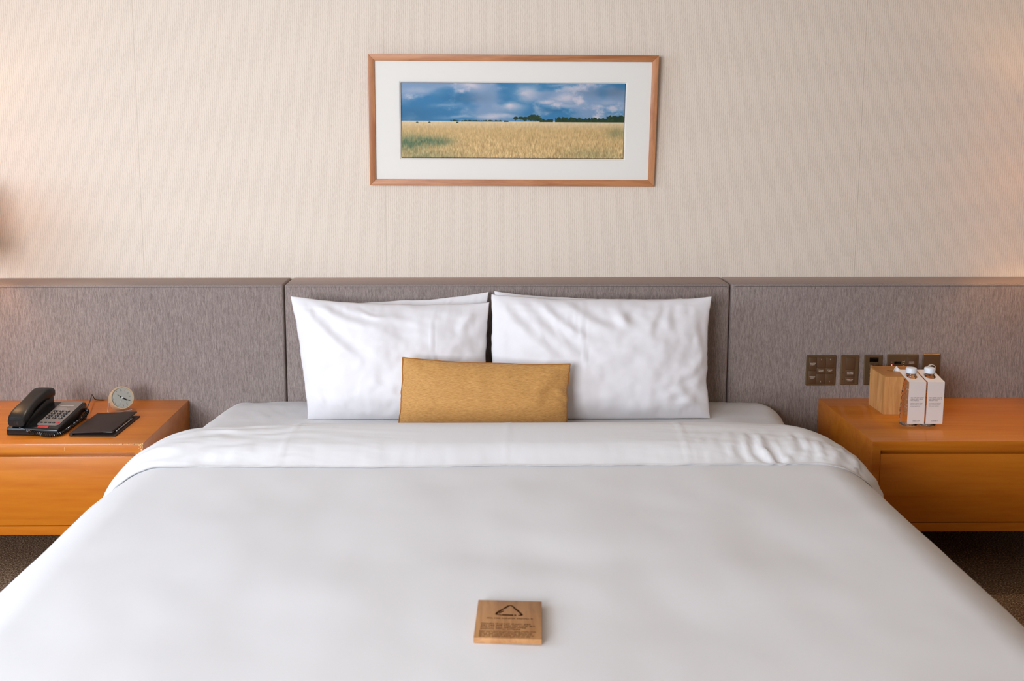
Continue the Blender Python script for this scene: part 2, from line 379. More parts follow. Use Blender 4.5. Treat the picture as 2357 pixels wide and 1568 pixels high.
# ------------------------------------------------------------------ framed picture (leans a little forward, hangs a touch crooked)
def picture():
    W_, H_ = 1.100, .498
    cx, cz = .028, 1.5605
    root = thing('framed_picture', 'wood framed landscape photograph of a golden field hanging above the bed', 'picture', (cx, WALL_Y - .02, cz - H_ / 2))
    M = Matrix.Translation((cx, .139, cz)) @ Matrix.Rotation(R(.28), 4, 'Y') @ Matrix.Rotation(R(3.6), 4, 'X')
    # local frame: x right, z up, front faces -y; front face at y=0
    w, h, t, d = W_ / 2, H_ / 2, .0245, .022
    for k, (pts) in enumerate([
        [(-w, h), (w, h), (w - t, h - t), (-w + t, h - t)], [(-w, -h), (-w + t, -h + t), (w - t, -h + t), (w, -h)],
        [(-w, h), (-w + t, h - t), (-w + t, -h + t), (-w, -h)], [(w, h), (w, -h), (w - t, -h + t), (w - t, h - t)]]):
        cxl = sum(p[0] for p in pts) / 4; czl = sum(p[1] for p in pts) / 4
        pts2 = pts
        b = prism(pts2, 0, d, M, bev=.0012)
        bobj('frame_rail', b, M_frame if k < 2 else M_frame_v, root)
    # mount: four bevelled strips round the opening
    ox0, ox1, oz0, oz1 = -.4335, .4345, -.149, .149
    px0, px1, pz0, pz1 = -.4265, .4275, -.1415, .1425
    b = bmesh.new()
    a = [(-w + t - .003, -h + t - .003), (w - t + .003, -h + t - .003), (w - t + .003, h - t + .003), (-w + t - .003, h - t + .003)]
    o_ = [(ox0, oz0), (ox1, oz0), (ox1, oz1), (ox0, oz1)]
    p_ = [(px0, pz0), (px1, pz0), (px1, pz1), (px0, pz1)]
    va = [b.verts.new((x, .006, z)) for x, z in a]; vb = [b.verts.new((x, .006, z)) for x, z in o_]; vd = [b.verts.new((x, .015, z)) for x, z in a]; ve = [b.verts.new((x, .015, z)) for x, z in o_]
    for i in range(4):
        j = (i + 1) % 4
        b.faces.new((va[i], va[j], vb[j], vb[i])); b.faces.new((vd[i], ve[i], ve[j], vd[j])); b.faces.new((va[i], vd[i], vd[j], va[j])); b.faces.new((vb[i], vb[j], ve[j], ve[i]))
    bmesh.ops.recalc_face_normals(b, faces=b.faces)
    bmesh.ops.transform(b, matrix=M, verts=b.verts); mo = bobj('mount', b, M_mat, root, smooth=False)
    b = bmesh.new()
    e = .0055
    v1 = [b.verts.new((x, .0065, z)) for x, z in o_]; v2 = [b.verts.new((x + (e if x < 0 else -e), .0115, z + (e if z < 0 else -e))) for x, z in o_]; v3 = [b.verts.new((x, .0150, z)) for x, z in o_]
    for i in range(4):
        j = (i + 1) % 4; b.faces.new((v1[i], v1[j], v2[j], v2[i])); b.faces.new((v2[i], v2[j], v3[j], v3[i]))
    bmesh.ops.transform(b, matrix=M, verts=b.verts); bobj('mount_bevel', b, M_bevel, mo, smooth=False)
    bobj('backing_board', box(-w + t - .004, w - t + .004, .0165, .0195, -h + t - .004, h - t + .004, M=M), M_dark, root, smooth=False)
    bobj('glass_pane', box(-w + t - .002, w - t + .002, .0022, .0042, -h + t - .002, h - t + .002, M=M), M_pane, root, smooth=False)
    # the photograph: a fine grid of coloured points
    nx, nz = 760, 256
    rs = np.random.RandomState(3)
    def vn(fx, fz, seed, octs=5, pers=.55):
        out = np.zeros((nz, nx)); amp = 1; tot = 0
        for o in range(octs):
            r2 = np.random.RandomState(seed + o); gx, gz = int(fx * 2 ** o) + 3, int(fz * 2 ** o) + 3
            g = r2.rand(gz, gx); X = np.linspace(0, gx - 1.001, nx); Z = np.linspace(0, gz - 1.001, nz)
            xi = X.astype(int); zi = Z.astype(int); xf = X - xi; zf = Z - zi; xf = xf * xf * (3 - 2 * xf); zf = zf * zf * (3 - 2 * zf)
            A = g[zi][:, xi]; B = g[zi][:, xi + 1]; C = g[zi + 1][:, xi]; D = g[zi + 1][:, xi + 1]
            out += amp * ((A * (1 - xf) + B * xf) * (1 - zf[:, None]) + (C * (1 - xf) + D * xf) * zf[:, None]); tot += amp; amp *= pers
        return out / tot
    U, V = np.meshgrid(np.linspace(0, 1, nx), np.linspace(0, 1, nz))      # V: 0 top, 1 bottom
    def mixc(c1, c2, f): f = np.clip(f, 0, 1)[..., None]; return np.array(c1, float) * (1 - f) + np.array(c2, float) * f
    def sm(a, b_, x): t_ = np.clip((x - a) / (b_ - a), 0, 1); return t_ * t_ * (3 - 2 * t_)
    cl = vn(9, 4, 11, 6, .55); cl2 = vn(16, 7, 40, 5, .6); cb = vn(4, 3, 77, 4, .5)
    sky = mixc((62, 128, 172), (130, 158, 188), sm(.38, .62, cb))
    bright = sm(.50, .72, .62 * cl + .38 * cl2) * (.55 + .45 * sm(.35, .6, cb))
    for (bu, bv, ru, rv, s_) in ((.56, .12, .05, .11, 1.0), (.49, .30, .06, .06, .95), (.66, .24, .04, .04, .9), (.74, .19, .05, .06, .95), (.31, .03, .06, .05, 1.0), (.08, .1, .09, .05, .5), (.20, .30, .07, .03, .45), (.43, .43, .1, .03, .9), (.25, .45, .08, .02, .6), (.72, .30, .09, .03, .5), (.92, .25, .05, .04, .4), (.72, .03, .06, .02, .5)):
        g = np.exp(-(((U - bu + .05 * (cl2 - .5)) / ru) ** 2 + ((V - bv + .10 * (cl - .5)) / rv) ** 2)); bright = np.maximum(bright, g * s_ * (.3 + 1.2 * (cl * .5 + cl2 * .5)))
    for (bu, bv, ru, rv) in ((.97, .08, .05, .10), (.02, .42, .16, .12), (.9, .12, .12, .06), (.3, .2, .1, .06), (.67, .36, .05, .03)):
        g = np.exp(-(((U - bu) / ru) ** 2 + ((V - bv) / rv) ** 2)); bright = bright * (1 - .8 * g); sky = sky * (1 - .10 * g[..., None])
    img = sky * (1 - bright[..., None]) + np.array((214, 206, 212.)) * bright[..., None]
    # field
    hor = .505 + .006 * U
    st = vn(300, 34, 5, 3, .6); st2 = vn(120, 20, 25, 4, .6); pat = vn(10, 6, 60, 4, .5)
    dv = np.clip((V - hor) / (1 - hor), 0, 1)
    fld = mixc((226, 202, 160), (208, 176, 122), sm(0, .25, dv)) + ((st - .5) * 60 + (st2 - .5) * 60)[..., None] * (.25 + .9 * dv[..., None]) * np.array((1, .95, .8))
    grn = np.exp(-(((U - .02) / .09) ** 2 + ((V - .80) / .10) ** 2)) + .9 * np.exp(-(((U - .16) / .07) ** 2 + ((V - .78) / .06) ** 2)) + .5 * np.exp(-(((U - .13) / .15) ** 2 + ((V - 1.0) / .08) ** 2)) + .55 * np.exp(-(((U - .97) / .04) ** 2 + ((V - .66) / .07) ** 2)) + .3 * np.exp(-(((U - .86) / .12) ** 2 + ((V - .95) / .08) ** 2))
    g = np.clip(grn * (.2 + 1.5 * st2 * (.5 + pat)) , 0, 1) * .8
    fld = fld * (1 - g[..., None]) + np.array((70, 104, 78.)) * g[..., None]
    fld += ((vn(420, 26, 205, 2, .6) - .5) * 80)[..., None] * dv[..., None] ** .7 * np.array((1, .95, .8))
    f = sm(-.004, .004, V - hor); img = img * (1 - f[..., None]) + fld * f[..., None]
    # tree line
    u1 = U[0]; hgt = np.zeros(nx); jit = rs.rand(nx)
    sj = np.interp(np.arange(nx), np.arange(0, nx, 4), rs.rand(len(np.arange(0, nx, 4))))
    def put(a, b_, hh, var): 
        m_ = (u1 >= a) & (u1 <= b_); hgt[m_] = np.maximum(hgt[m_], hh * (1 - var + var * 2 * sj[m_] * (.7 + .3 * jit[m_])))
    put(.22, .48, .012, .9); put(.62, .68, .028, .5); put(.69, .92, .052, .35); put(.92, 1.0, .085, .2)
    tm = (V > (hor - hgt[None, :])) & (V < hor + .006) & (hgt[None, :] > 0.004)
    edge = rs.rand(nz, nx)
    for (bu, bv, ru, rv) in ((.513, .465, .012, .022), (.535, .462, .012, .022), (.555, .468, .016, .026), (.595, .455, .030, .040), (.582, .475, .02, .02), (.612, .475, .02, .025)):
        rr = ((U - bu) / ru) ** 2 + ((V - bv) / rv) ** 2; tm |= rr + .5 * (edge - .5) + .8 * (st2 - .5) < 1
    for bu in (.511, .533, .552, .558, .592, .6):
        tm |= (abs(U - bu) < .0014) & (V > .46) & (V < hor)
    for bu in (.07, .125, .25): tm |= (((U - bu) / .006) ** 2 + ((V - .525) / .008) ** 2) < 1
    tc_ = mixc((24, 44, 34), (52, 82, 48), vn(200, 60, 99, 2)) ; img[tm] = tc_[tm]
    img = np.clip(img, 4, 250) / 255.
    lin = np.where(img <= .04045, img / 12.92, ((img + .055) / 1.055) ** 2.4)
    X = np.linspace(px0, px1, nx); Z = np.linspace(pz1, pz0, nz)
    co = np.zeros((nz, nx, 3)); co[..., 0] = X[None, :]; co[..., 1] = .0145; co[..., 2] = Z[:, None]
    Mm = np.array(Matrix.Translation(-wloc(root)) @ M)
    cw = co.reshape(-1, 3) @ Mm[:3, :3].T + Mm[:3, 3]
    idx = np.arange(nx * nz).reshape(nz, nx)
    fa = np.stack([idx[:-1, :-1], idx[1:, :-1], idx[1:, 1:], idx[:-1, 1:]], -1).reshape(-1, 4)
    me = bpy.data.meshes.new('photograph'); me.vertices.add(nx * nz); me.vertices.foreach_set('co', cw.ravel())
    me.loops.add(fa.size); me.loops.foreach_set('vertex_index', fa.ravel().astype(np.int32)); me.polygons.add(len(fa)); me.polygons.foreach_set('loop_start', np.arange(0, fa.size, 4, dtype=np.int32))
    me.update(calc_edges=True)
    at = me.color_attributes.new('print', 'FLOAT_COLOR', 'POINT'); cc = np.ones((nx * nz, 4)); cc[:, :3] = lin.reshape(-1, 3); at.data.foreach_set('color', cc.ravel())
    m, nt, bb = nm('photo_print'); an = N(nt, 'ShaderNodeVertexColor'); an.layer_name = 'print'; L(nt, an.outputs[0], bb.inputs['Base Color']); bb.inputs['Roughness'].default_value = .5; bb.inputs['Specular IOR Level'].default_value = .2
    o = link('photograph', me, m, root, None); o['label'] = 'panoramic photograph of a golden field under blue cloudy sky'
M_frame_v = wood('frame_wood_upright', (166, 104, 62), (196, 134, 88), 40, .45, axis='z')
picture()

# ------------------------------------------------------------------ nightstands
def nightstand(side, xin, xout, label):
    y0, y1, zt, zb = -.527, -.0015, .5066, .1936
    zu, zd0, zd1, zl = .4765, .4625, .2268, .2238          # underside of the top, drawer top, drawer bottom, bottom board top
    root = thing('nightstand', label, 'nightstand', ((xin + xout) / 2, -.26, zb), 'floating orange wood nightstands either side of the bed')
    x0, x1 = min(xin, xout), max(xin, xout)
    t = .0275
    # mitred carcass: one frame of top, sides and bottom
    b = bmesh.new(); ou = [(x0, zb), (x1, zb), (x1, zt), (x0, zt)]; inn = [(x0 + t, zl), (x1 - t, zl), (x1 - t, zu), (x0 + t, zu)]
    g = [[b.verts.new((p[0], y, p[1])) for p in q] for y in (y0, y1) for q in (ou, inn)]
    for k in range(4):
        m_ = (k + 1) % 4
        b.faces.new((g[0][k], g[0][m_], g[1][m_], g[1][k])); b.faces.new((g[2][k], g[3][k], g[3][m_], g[2][m_]))
        b.faces.new((g[0][k], g[2][k], g[2][m_], g[0][m_])); b.faces.new((g[1][k], g[1][m_], g[3][m_], g[3][k]))
    bmesh.ops.recalc_face_normals(b, faces=b.faces)
    es = [e for e in b.edges if len(e.link_faces) == 2 and e.calc_face_angle(0) > 1 and any(v in g[0] for v in e.verts)]
    bmesh.ops.bevel(b, geom=es, offset=.0014, segments=2, affect='EDGES', profile=.5)
    bobj('carcass', b, M_desk, root)
    bobj('recess_strip', box(x0 + t + .0005, x1 - t - .0005, y0 + .024, y0 + .032, zd0 - .012, zu - .0005), M_desk, root, smooth=False)
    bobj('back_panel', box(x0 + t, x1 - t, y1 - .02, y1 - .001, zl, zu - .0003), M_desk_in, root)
    d = bobj('drawer', box(x0 + t + .0015, x1 - t - .0015, y0 + .001, y0 + .021, zl + .003, zd0, bev=.0008), M_desk, root)
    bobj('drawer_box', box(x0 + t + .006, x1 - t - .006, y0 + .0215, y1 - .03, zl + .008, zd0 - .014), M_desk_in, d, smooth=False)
    return root
ns_l = nightstand('left', -1.2095, -2.55, 'orange wood nightstand left of the bed holding the black telephone and clock')
ns_r = nightstand('right', 1.1988, 2.55, 'orange wood nightstand right of the bed holding the tissue box and water bottles')
# chipped pale wear on the left nightstand's front corner
b = bmesh.new(); random.seed(5)
for k in range(46):
    u = random.random() ** 1.9 * .11; x = -1.2105 - u; s = .0007 + random.random() * .0016 * (1 - u / .13)
    z = .5062 - random.random() ** 2 * (.022 if u < .012 else .002)
    v = [b.verts.new((x + s * 2.2 * math.cos(a) * random.uniform(.5, 1), -.5275, z + s * math.sin(a) * random.uniform(.5, 1) * (2.0 if u < .01 else .8))) for a in [i * math.pi / 3 for i in range(6)]]
    b.faces.new(v)
for k in range(16):
    u = random.random() * .03; x = -1.2115 - u; s = .0012 * random.uniform(.5, 1.3)
    v = [b.verts.new((x + s * 2 * math.cos(a) * random.uniform(.5, 1), -.5255 + random.random() * .006 + s * math.sin(a), .5069)) for a in [i * math.pi / 3 for i in range(6)]]
    b.faces.new(v)
bmesh.ops.recalc_face_normals(b, faces=b.faces)
bobj('worn_corner', b, M_worn, ns_l, smooth=False)
b = bmesh.new()
for (x, z) in ((-1.4645, .4985), (-1.4668, .491), (-1.4675, .484)):
    v = [b.verts.new(p) for p in ((x, -.5275, z), (x + .0012, -.5275, z + .007), (x + .002, -.5275, z + .0068), (x + .0008, -.5275, z - .001))]; b.faces.new(v)
bobj('scratch', b, M_worn, ns_l, smooth=False)

# ------------------------------------------------------------------ bed and bedding
def smst(a, b_, x):
    t = min(1, max(0, (x - a) / (b_ - a))); return t * t * (3 - 2 * t)
def profile(s, xl, xr, zt, rad, flare, zmin):
    """cross-section point and normal; s in metres from the middle (negative to the left)"""
    left = s < 0; a = abs(s); xc = -xl if left else xr; arc = rad * math.pi / 2
    if a <= xc: x, z, nx_, nz_ = a, zt, 0, 1
    elif a <= xc + arc:
        t = (a - xc) / rad; x = xc + rad * math.sin(t); z = zt - rad + rad * math.cos(t); nx_, nz_ = math.sin(t), math.cos(t)
    else:
        d = a - xc - arc; x = xc + rad + d * math.sin(flare); z = zt - rad - d * math.cos(flare); nx_, nz_ = math.cos(flare), math.sin(flare)
    if left: x, nx_ = -x, -nx_
    return x, z, nx_, nz_
def fbm(x, y, z, o=3): return mn.fractal(Vector((x, y, z)), 1.0, 2.0, o)
bed = thing('bed', 'wide double bed with white fitted sheet against the grey headboard', 'bed', (0, -1.1, 0))
bobj('bed_base', box(-.86, .86, -2.02, -.02, .02, .24, bev=.01), M_dark, bed)
def sheet_surface():
    vs, fs = [], []; ns, nv = 170, 60
    ss = []
    ext = .97 + .30
    for i in range(ns + 1):
        t = -1 + 2 * i / ns; ss.append(t * 1.36)
    for j in range(nv + 1):
        y = -.0025 - (j / nv) ** 1.0 * 2.06
        und = smst(-.37, -.455, y)
        xl = -(.990 + .035 * smst(0, -.35, y) - .120 * und); xr = .950 - .03 * smst(0, -.45, y) - .10 * und
        for s in ss:
            zt = .506 - .002 * s - .040 * und - .010 * smst(-.08, -.002, y) 
            x, z, nx_, nz_ = profile(s, xl, xr, zt, .085, R(1), 0)
            h = 0
            if y > -.75:
                # creases in the sheet beside the pillows
                w = smst(.55, .75, abs(s)) * (1 - smst(1.0, 1.15, abs(s)))
                h += w * (.0035 * fbm(s * 9 + 3, y * 26 + s * 6, 1.3) + .004 * fbm(s * 3, y * 7, 5.1))
                if s < 0: h += .0035 * math.exp(-((s + .86) / .07) ** 2 - ((y + .19) / .09) ** 2) * math.sin((s * 1.0 - y * 1.2) * 95)
            vs.append((x + nx_ * h, y, max(z + nz_ * h, .12)))
    for j in range(nv):
        for i in range(ns):
            a = j * (ns + 1) + i; fs.append((a, a + 1, a + ns + 2, a + ns + 1))
    # close the shell at head and foot
    n0 = len(vs); fs.append([i for i in range(ns + 1)][::-1]); fs.append([nv * (ns + 1) + i for i in range(ns + 1)])
    fs.append([j * (ns + 1) for j in range(nv + 1)] + [j * (ns + 1) + ns for j in range(nv, -1, -1)])
    o = obj('fitted_sheet', vs, fs, M_sheet, bed, smooth=True, sharp=60)
    return o
sheet_surface()

DXL, DXR, DR, DZ = -1.005, .854, .195, .590
def crumple(s, y, side):
    """fine folds of the turned-back band"""
    a = abs(s); w = smst(.50, .85, a)
    d = (y + 1.0)
    if side == 0:      # long soft creases running with the turned edge
        w = smst(.45, .80, a)
        r = math.sin(y * 88 + a * 20 + 4 * fbm(a * 5, y * 6, 2.0)) * smst(-.52, -.62, y) * (.35 + .9 * abs(fbm(a * 4, y * 5, 3.0)))
        r += 1.1 * math.sin(a * 64 + d * 30 + 4 * fbm(a * 6, y * 5, 7.0)) * smst(-.84, -.96, y) * (.2 + abs(fbm(a * 3, y, 9.0)))
        return w * .0030 * r * (1 - .8 * smst(-.985, -1.01, y))
    w = smst(.45, .72, a)
    k = math.sin(a * 66 - d * 26 + 3.5 * fbm(a * 6, y * 4, 4.0)); k = 1 - 2 * abs(k) ** .7
    r = k + .45 * math.sin(a * 140 + d * 18 + 4 * fbm(a * 9, y * 8, 5.0))
    return w * .0062 * r * smst(-.76, -.92, y) * (1 - .8 * smst(-.985, -1.01, y)) * (.25 + 1.2 * abs(fbm(a * 3.5, y * 2, 9.0)))

def duvet():
    # path along the bed: (y, h) ; body from foot to crease, then the turned-back band over it
    path = []
    for k in range(8): path.append((-2.22, None, .12 + k * .055))             # hanging foot end
    n = 150
    for k in range(n + 1): path.append((-2.20 + (2.20 - .47) * k / n, 'b', 0))
    for k in range(1, 9):                                                      # crease nose
        t = math.pi * k / 9; path.append((-.47 + .030 * math.sin(t), 'c', t))
    n2 = 110
    for k in range(n2 + 1):
        path.append((-.47 - (1.012 - .47) * k / n2, 'f', k / n2))
    for k in range(1, 5): path.append((-1.012 + .006 * k, 'e', k / 4))
    ns = 330; smax = 1.62
    vs, fs, ys = [], [], []
    def zt(y): return DZ - .100 * smst(-.80, -.38, y)
    for (y, kind, q) in path:
        for i in range(ns + 1):
            s = (-1 + 2 * i / ns) * smax; side = 0 if s < 0 else 1; a = abs(s)
            ztop = zt(y) - .028 * smst(.60, 1.0, a) * smst(-.95, -.50, y)
            lx = DXL + .015 * smst(-1.2, -1.0, y) + .080 * smst(-1.1, -.6, y); rx = DXR - .050 * smst(-1.0, -.55, y)
            x, z, nx_, nz_ = profile(s, lx, rx, ztop, DR, R(2.0), 0)
            base = .0045 * fbm(s * 1.9 + 7, y * 1.9, .5, 2) + .0022 * fbm(s * 5 + 1, y * 4.2, 3.5, 2)
            base *= smst(-.9, -1.15, y) * .9 + .3
            # quilt puffs and soft dimples across the top
            top = 1 - smst(.9, 1.15, a)
            for (dx, dy, dr, da) in ((-.10, -1.55, .13, -.006), (.04, -1.60, .10, -.005), (.33, -1.30, .12, -.004), (-.35, -1.62, .14, -.004), (-.5, -1.2, .16, -.004), (.62, -1.55, .14, -.004), (-.13, -1.86, .05, .0), (.3, -1.85, .16, -.004), (-.55, -1.9, .15, -.005), (.0, -1.22, .12, .003), (.1, -1.75, .12, .003)):
                base += da * math.exp(-((s - dx) / dr) ** 2 - ((y - dy) / (dr * .8)) ** 2)
            h = base
            yy = y
            if kind == 'b' or kind is None:
                if y > -1.0: h = base - .004 * smst(-.98, -.9, y)
                if kind is None:
                    k = q
            if kind == 'c':
                h = .5 * (.026) * (1 - math.cos(q)) + base * .4 ; 
            if kind == 'f':
                t = q
                thick = .026 + .026 * math.sin(math.pi * min(1, t * 1.02)) ** .8 - .019 * smst(.8, 1, t)
                thick += smst(.75, 1.15, a) * .006 * math.sin(math.pi * t)
                h = thick + base * .4 + crumple(s, y, side)
                h += .0026 * fbm(s * 4, y * 22 + s * 3, 6.0) * (1 - .5 * smst(.2, .6, t)) * smst(.15, .5, a)
                h += .0014 * fbm(s * 22, y * 6, 16.0) * smst(.6, .95, t)
                for (sx_, am) in ((-.66, .0022), (.50, .0025), (-.02, .0012)):
                    h += am * math.exp(-((s - sx_ - .06 * (y + .8)) / .006) ** 2)
                yy = y + (.010 * fbm(s * 2.3, 0, 4.4) + .004 * math.sin(s * 8 + 1) + .005 * fbm(s * 11, 0, 8.4, 3)) * smst(.6, 1, t)
            if kind == 'e':
                t = 1; h = (.026 - .019) * (1 - q) * .8 + base * .4 + .001 + crumple(s, -1.012, side) * (1 - q)
                yy = y + .010 * fbm(s * 2.3, 0, 4.4) + .004 * math.sin(s * 8 + 1) + .005 * fbm(s * 11, 0, 8.4, 3)
            X = x + nx_ * h; Z = z + nz_ * h
            # loose hang of the sides
            hang = smst(xc_(s) + .3, xc_(s) + .75, a)
            X += (1 if s > 0 else -1) * (.010 * math.sin(y * 7 + side * 2) + .012 * fbm(y * 2.2, side * 5, 1.0)) * hang
            if kind is None: Z = min(Z, q); Z = q if a < 1.0 else Z * q / (.12 + 7 * .055)
            # the nightstands hold the cloth in
            lim = 1.192
            if yy > -.60:
                w = smst(-.60, -.535, yy)
                if abs(X) > lim: X = math.copysign(abs(X) * (1 - w) + lim * w, X)
            vs.append((X, yy, max(Z, .10)))
    nsl = ns + 1
    for j in range(len(path) - 1):
        for i in range(ns): a = j * nsl + i; fs.append((a, a + nsl, a + nsl + 1, a + 1))
    o = obj('duvet', vs, fs, M_duvet, None, org=(0, -1.3, .10), smooth=True, sharp=75)
    sm_ = o.modifiers.new('cloth', 'SOLIDIFY'); sm_.thickness = .003; sm_.offset = -1
    tag(o, 'white duvet spread over the bed with its head end turned back', 'duvet'); return o
def xc_(s): return -DXL if s < 0 else DXR
duvet()

def pillow(name, TL, TR, BR, BL, T, mat, label, cat, group, cu=(.03, .03), cvt=.09, cvb=0.0, wr=(), expo=.62, nu=110, nv=80, noise_a=.003, seed=0, wk=1.0, back=.45, parent=None, zmin=.5095):
    TL, TR, BR, BL = map(Vector, (TL, TR, BR, BL))
    n = ((TR - TL).cross(BL - TL)).normalized()
    if n.y > 0: n = -n
    vs, fs = [], []
    Wd = (TR - TL).length; Hd = (BL - TL).length
    def pt(u, v, side):
        cul, cur = cu
        uu = u * (1 - (cul if u < 0 else cur) * (1 - abs(v) ** 2.6)) + u * u * .010 * fbm(v * 3.1, seed, u * .4, 3); vv = v * (1 - (cvt if v > 0 else cvb) * (1 - abs(u) ** 2.6) ** .9) + v * v * (.016 if v > 0 else .006) * fbm(u * 3.7, seed + 4, v * .4, 3)
        # corners pinch into little ears
        fu, fv = (uu + 1) / 2, (1 - vv) / 2
        p = (TL * (1 - fu) + TR * fu) * (1 - fv) + (BL * (1 - fu) + BR * fu) * fv
        e = max(0, (1 - abs(u) ** 2.4)) * max(0, (1 - abs(v) ** 2.2))
        t = T * e ** expo
        if v < 0: t *= 1 + .45 * v * v * (1 + v)
        if side < 0:
            q = p - n * t * back; q.z = max(q.z, zmin); return q
        env = min(1, e * 3) ** .7
        d = noise_a * fbm(u * 2.2 * Wd * 2 + seed, v * 2.2 * Hd * 2, seed * 1.7, 3) * env
        rim = 1 - min(1, e * 1.6)
        d += rim * .0035 * fbm(u * 14 * Wd * 2, v * 3, seed + 9, 2) * abs(v) ** 3 + rim * .0035 * fbm(u * 3, v * 16 * Hd * 2, seed + 5, 2) * abs(u) ** 3
        X_, Y_ = (u + 1) / 2, (1 - v) / 2
        for (ax, ay, bx_, by, am, wd) in wr:
            dx, dy = (bx_ - ax) * Wd, (by - ay) * Hd; LL = math.hypot(dx, dy)
            qx, qy = (X_ - ax) * Wd, (Y_ - ay) * Hd; tt = (qx * dx + qy * dy) / LL / LL
            if -.15 < tt < 1.15:
                dist = (qx * dy - qy * dx) / LL + .012 * math.sin(tt * 3.1)
                fade = math.sin(math.pi * min(1, max(0, (tt + .15) / 1.3))) ** .8
                k = dist / wd; d += am * wk * fade * (math.exp(-k * k) - .55 * math.exp(-((k - 1.7) ** 2)))
        q = p + n * (t + d * min(1, e * 6)); q.z = max(q.z, zmin); return q
    def dens(k, n_): t = -1 + 2 * k / n_; return math.sin(t * math.pi / 2) * .6 + t * .4
    for side in (1, -1):
        for j in range(nv + 1):
            for i in range(nu + 1):
                vs.append(pt(dens(i, nu), dens(j, nv), side))
    m = (nu + 1) * (nv + 1)
    for side, off in ((1, 0), (-1, m)):
        for j in range(nv):
            for i in range(nu):
                a = off + j * (nu + 1) + i; q = (a, a + 1, a + nu + 2, a + nu + 1)
                fs.append(q if side > 0 else q[::-1])
    org = (BL + BR) / 2
    if label: 
        b = bmesh.new(); 
        o = obj(name, vs, fs, mat, None, org=org, smooth=True)
    else: o = obj(name, vs, fs, mat, parent, smooth=True)
    bm = bmesh.new(); bm.from_mesh(o.data); bmesh.ops.remove_doubles(bm, verts=bm.verts, dist=.0002); bmesh.ops.recalc_face_normals(bm, faces=bm.faces); bm.to_mesh(o.data); bm.free()
    o.data.polygons.foreach_set('use_smooth', [True] * len(o.data.polygons))
    if label: tag(o, label, cat, group)
    o2 = o
    return o, pt
# rear pillows
G = 'white pillows propped against the headboard'
pillow('pillow', (-.755, -.045, .895), (-.0665, -.045, .932), (-.085, -.112, .512), (-.735, -.112, .522), .045, M_pcase,
       'white pillow tucked behind the left front pillow, only its top edge and lower corner showing', 'pillow', G, cvt=.085, seed=3, noise_a=.003,
       wr=((.3, .02, .95, .08, .004, .02), (.80, .0, .80, .2, .003, .006)))
pillow('pillow', (-.047, -.045, .932), (.655, -.045, .905), (.64, -.112, .512), (-.03, -.112, .512), .045, M_pcase,
       'white pillow tucked behind the right front pillow, showing only a thin top edge', 'pillow', G, cvt=.06, seed=5, noise_a=.002)
# front pillows
pillow('pillow', (-.783, -.150, .9335), (-.066, -.150, .912), (-.079, -.262, .508), (-.712, -.262, .507), .082, M_pcase,
       'crisp white pillow leaning at the front on the left, under the tan cushion\'s left end', 'pillow', G, cu=(.020, .016), cvt=.090, cvb=-.01, seed=11, noise_a=.009, wk=1.5,
       wr=((.03, .03, .30, .50, .007, .022), (.09, .02, .42, .24, .005, .02), (.20, .03, .60, .16, .0035, .018), (.40, .72, .74, .95, .0055, .022), (.52, .70, .80, .88, .004, .018), (.12, .86, .5, .97, .0035, .02),
           (.725, .05, .735, .62, .0022, .004), (.97, .2, .80, .45, .004, .03), (.96, .05, .86, .25, .005, .02), (.06, .80, .22, .99, .004, .016), (.35, .08, .47, .13, .003, .008), (.56, .60, .48, .80, .003, .03), (.045, .1, .05, .95, .0012, .003)))
pillow('pillow', (-.058, -.150, .940), (.741, -.150, .9305), (.7205, -.262, .507), (-.066, -.262, .508), .082, M_pcase,
       'rumpled white pillow leaning at the front on the right, creased down its middle', 'pillow', G, cu=(.008, .034), cvt=.075, cvb=-.01, seed=23, noise_a=.009, wk=1.1,
       wr=((.02, .03, .30, .55, .009, .024), (.10, .04, .45, .60, .007, .022), (.22, .05, .42, .35, .006, .016), (.34, .05, .56, .30, .0065, .018), (.415, .02, .425, .60, .0045, .005), (.43, .25, .44, .98, .0018, .004),
           (.28, .12, .34, .40, .0028, .005), (.35, .1, .37, .32, .0028, .005), (.22, .2, .25, .42, .0022, .004), (.44, .55, .64, .40, .006, .03), (.55, .08, .65, .28, .007, .02), (.62, .05, .60, .30, .005, .02), (.75, .10, .72, .35, .004, .015), (.80, .08, .82, .3, .004, .015),
           (.78, .80, .96, .70, .006, .018), (.76, .72, .92, .62, .005, .018), (.80, .92, .95, .78, .005, .02), (.88, .60, .97, .52, .004, .015), (.93, .12, .97, .5, .004, .018), (.60, .9, .8, .86, .003, .02), (.85, .74, .99, .95, .006, .02)))
# cushion
cu_o, cpt = pillow('cushion', (-.363, -.372, .7580), (.209, -.372, .7335), (.1985, -.418, .512), (-.379, -.418, .512), .050, M_cush,
       'small tan oblong cushion standing in front of the two white pillows', 'cushion', None, cu=(.012, .022), cvt=.07, cvb=0, seed=31, noise_a=.003, expo=.6,
       wr=((.93, .1, .80, .55, .004, .02), (.99, .45, .82, .35, .005, .014), (.97, .6, .83, .5, .003, .012), (.05, .05, .2, .3, .003, .02), (.5, .05, .45, .35, .003, .03)))
path = []
for k in range(60): path.append(cpt(-1, -1 + 2 * k / 60, 1))
for k in range(90): path.append(cpt(-1 + 2 * k / 90, 1, 1))
for k in range(60): path.append(cpt(1, 1 - 2 * k / 60, 1))
for k in range(90): path.append(cpt(1 - 2 * k / 90, -1, 1))
bobj('piping', tube(path, .0024, 6, closed=True), M_pipe, cu_o)['label'] = 'darker tan piped edge'

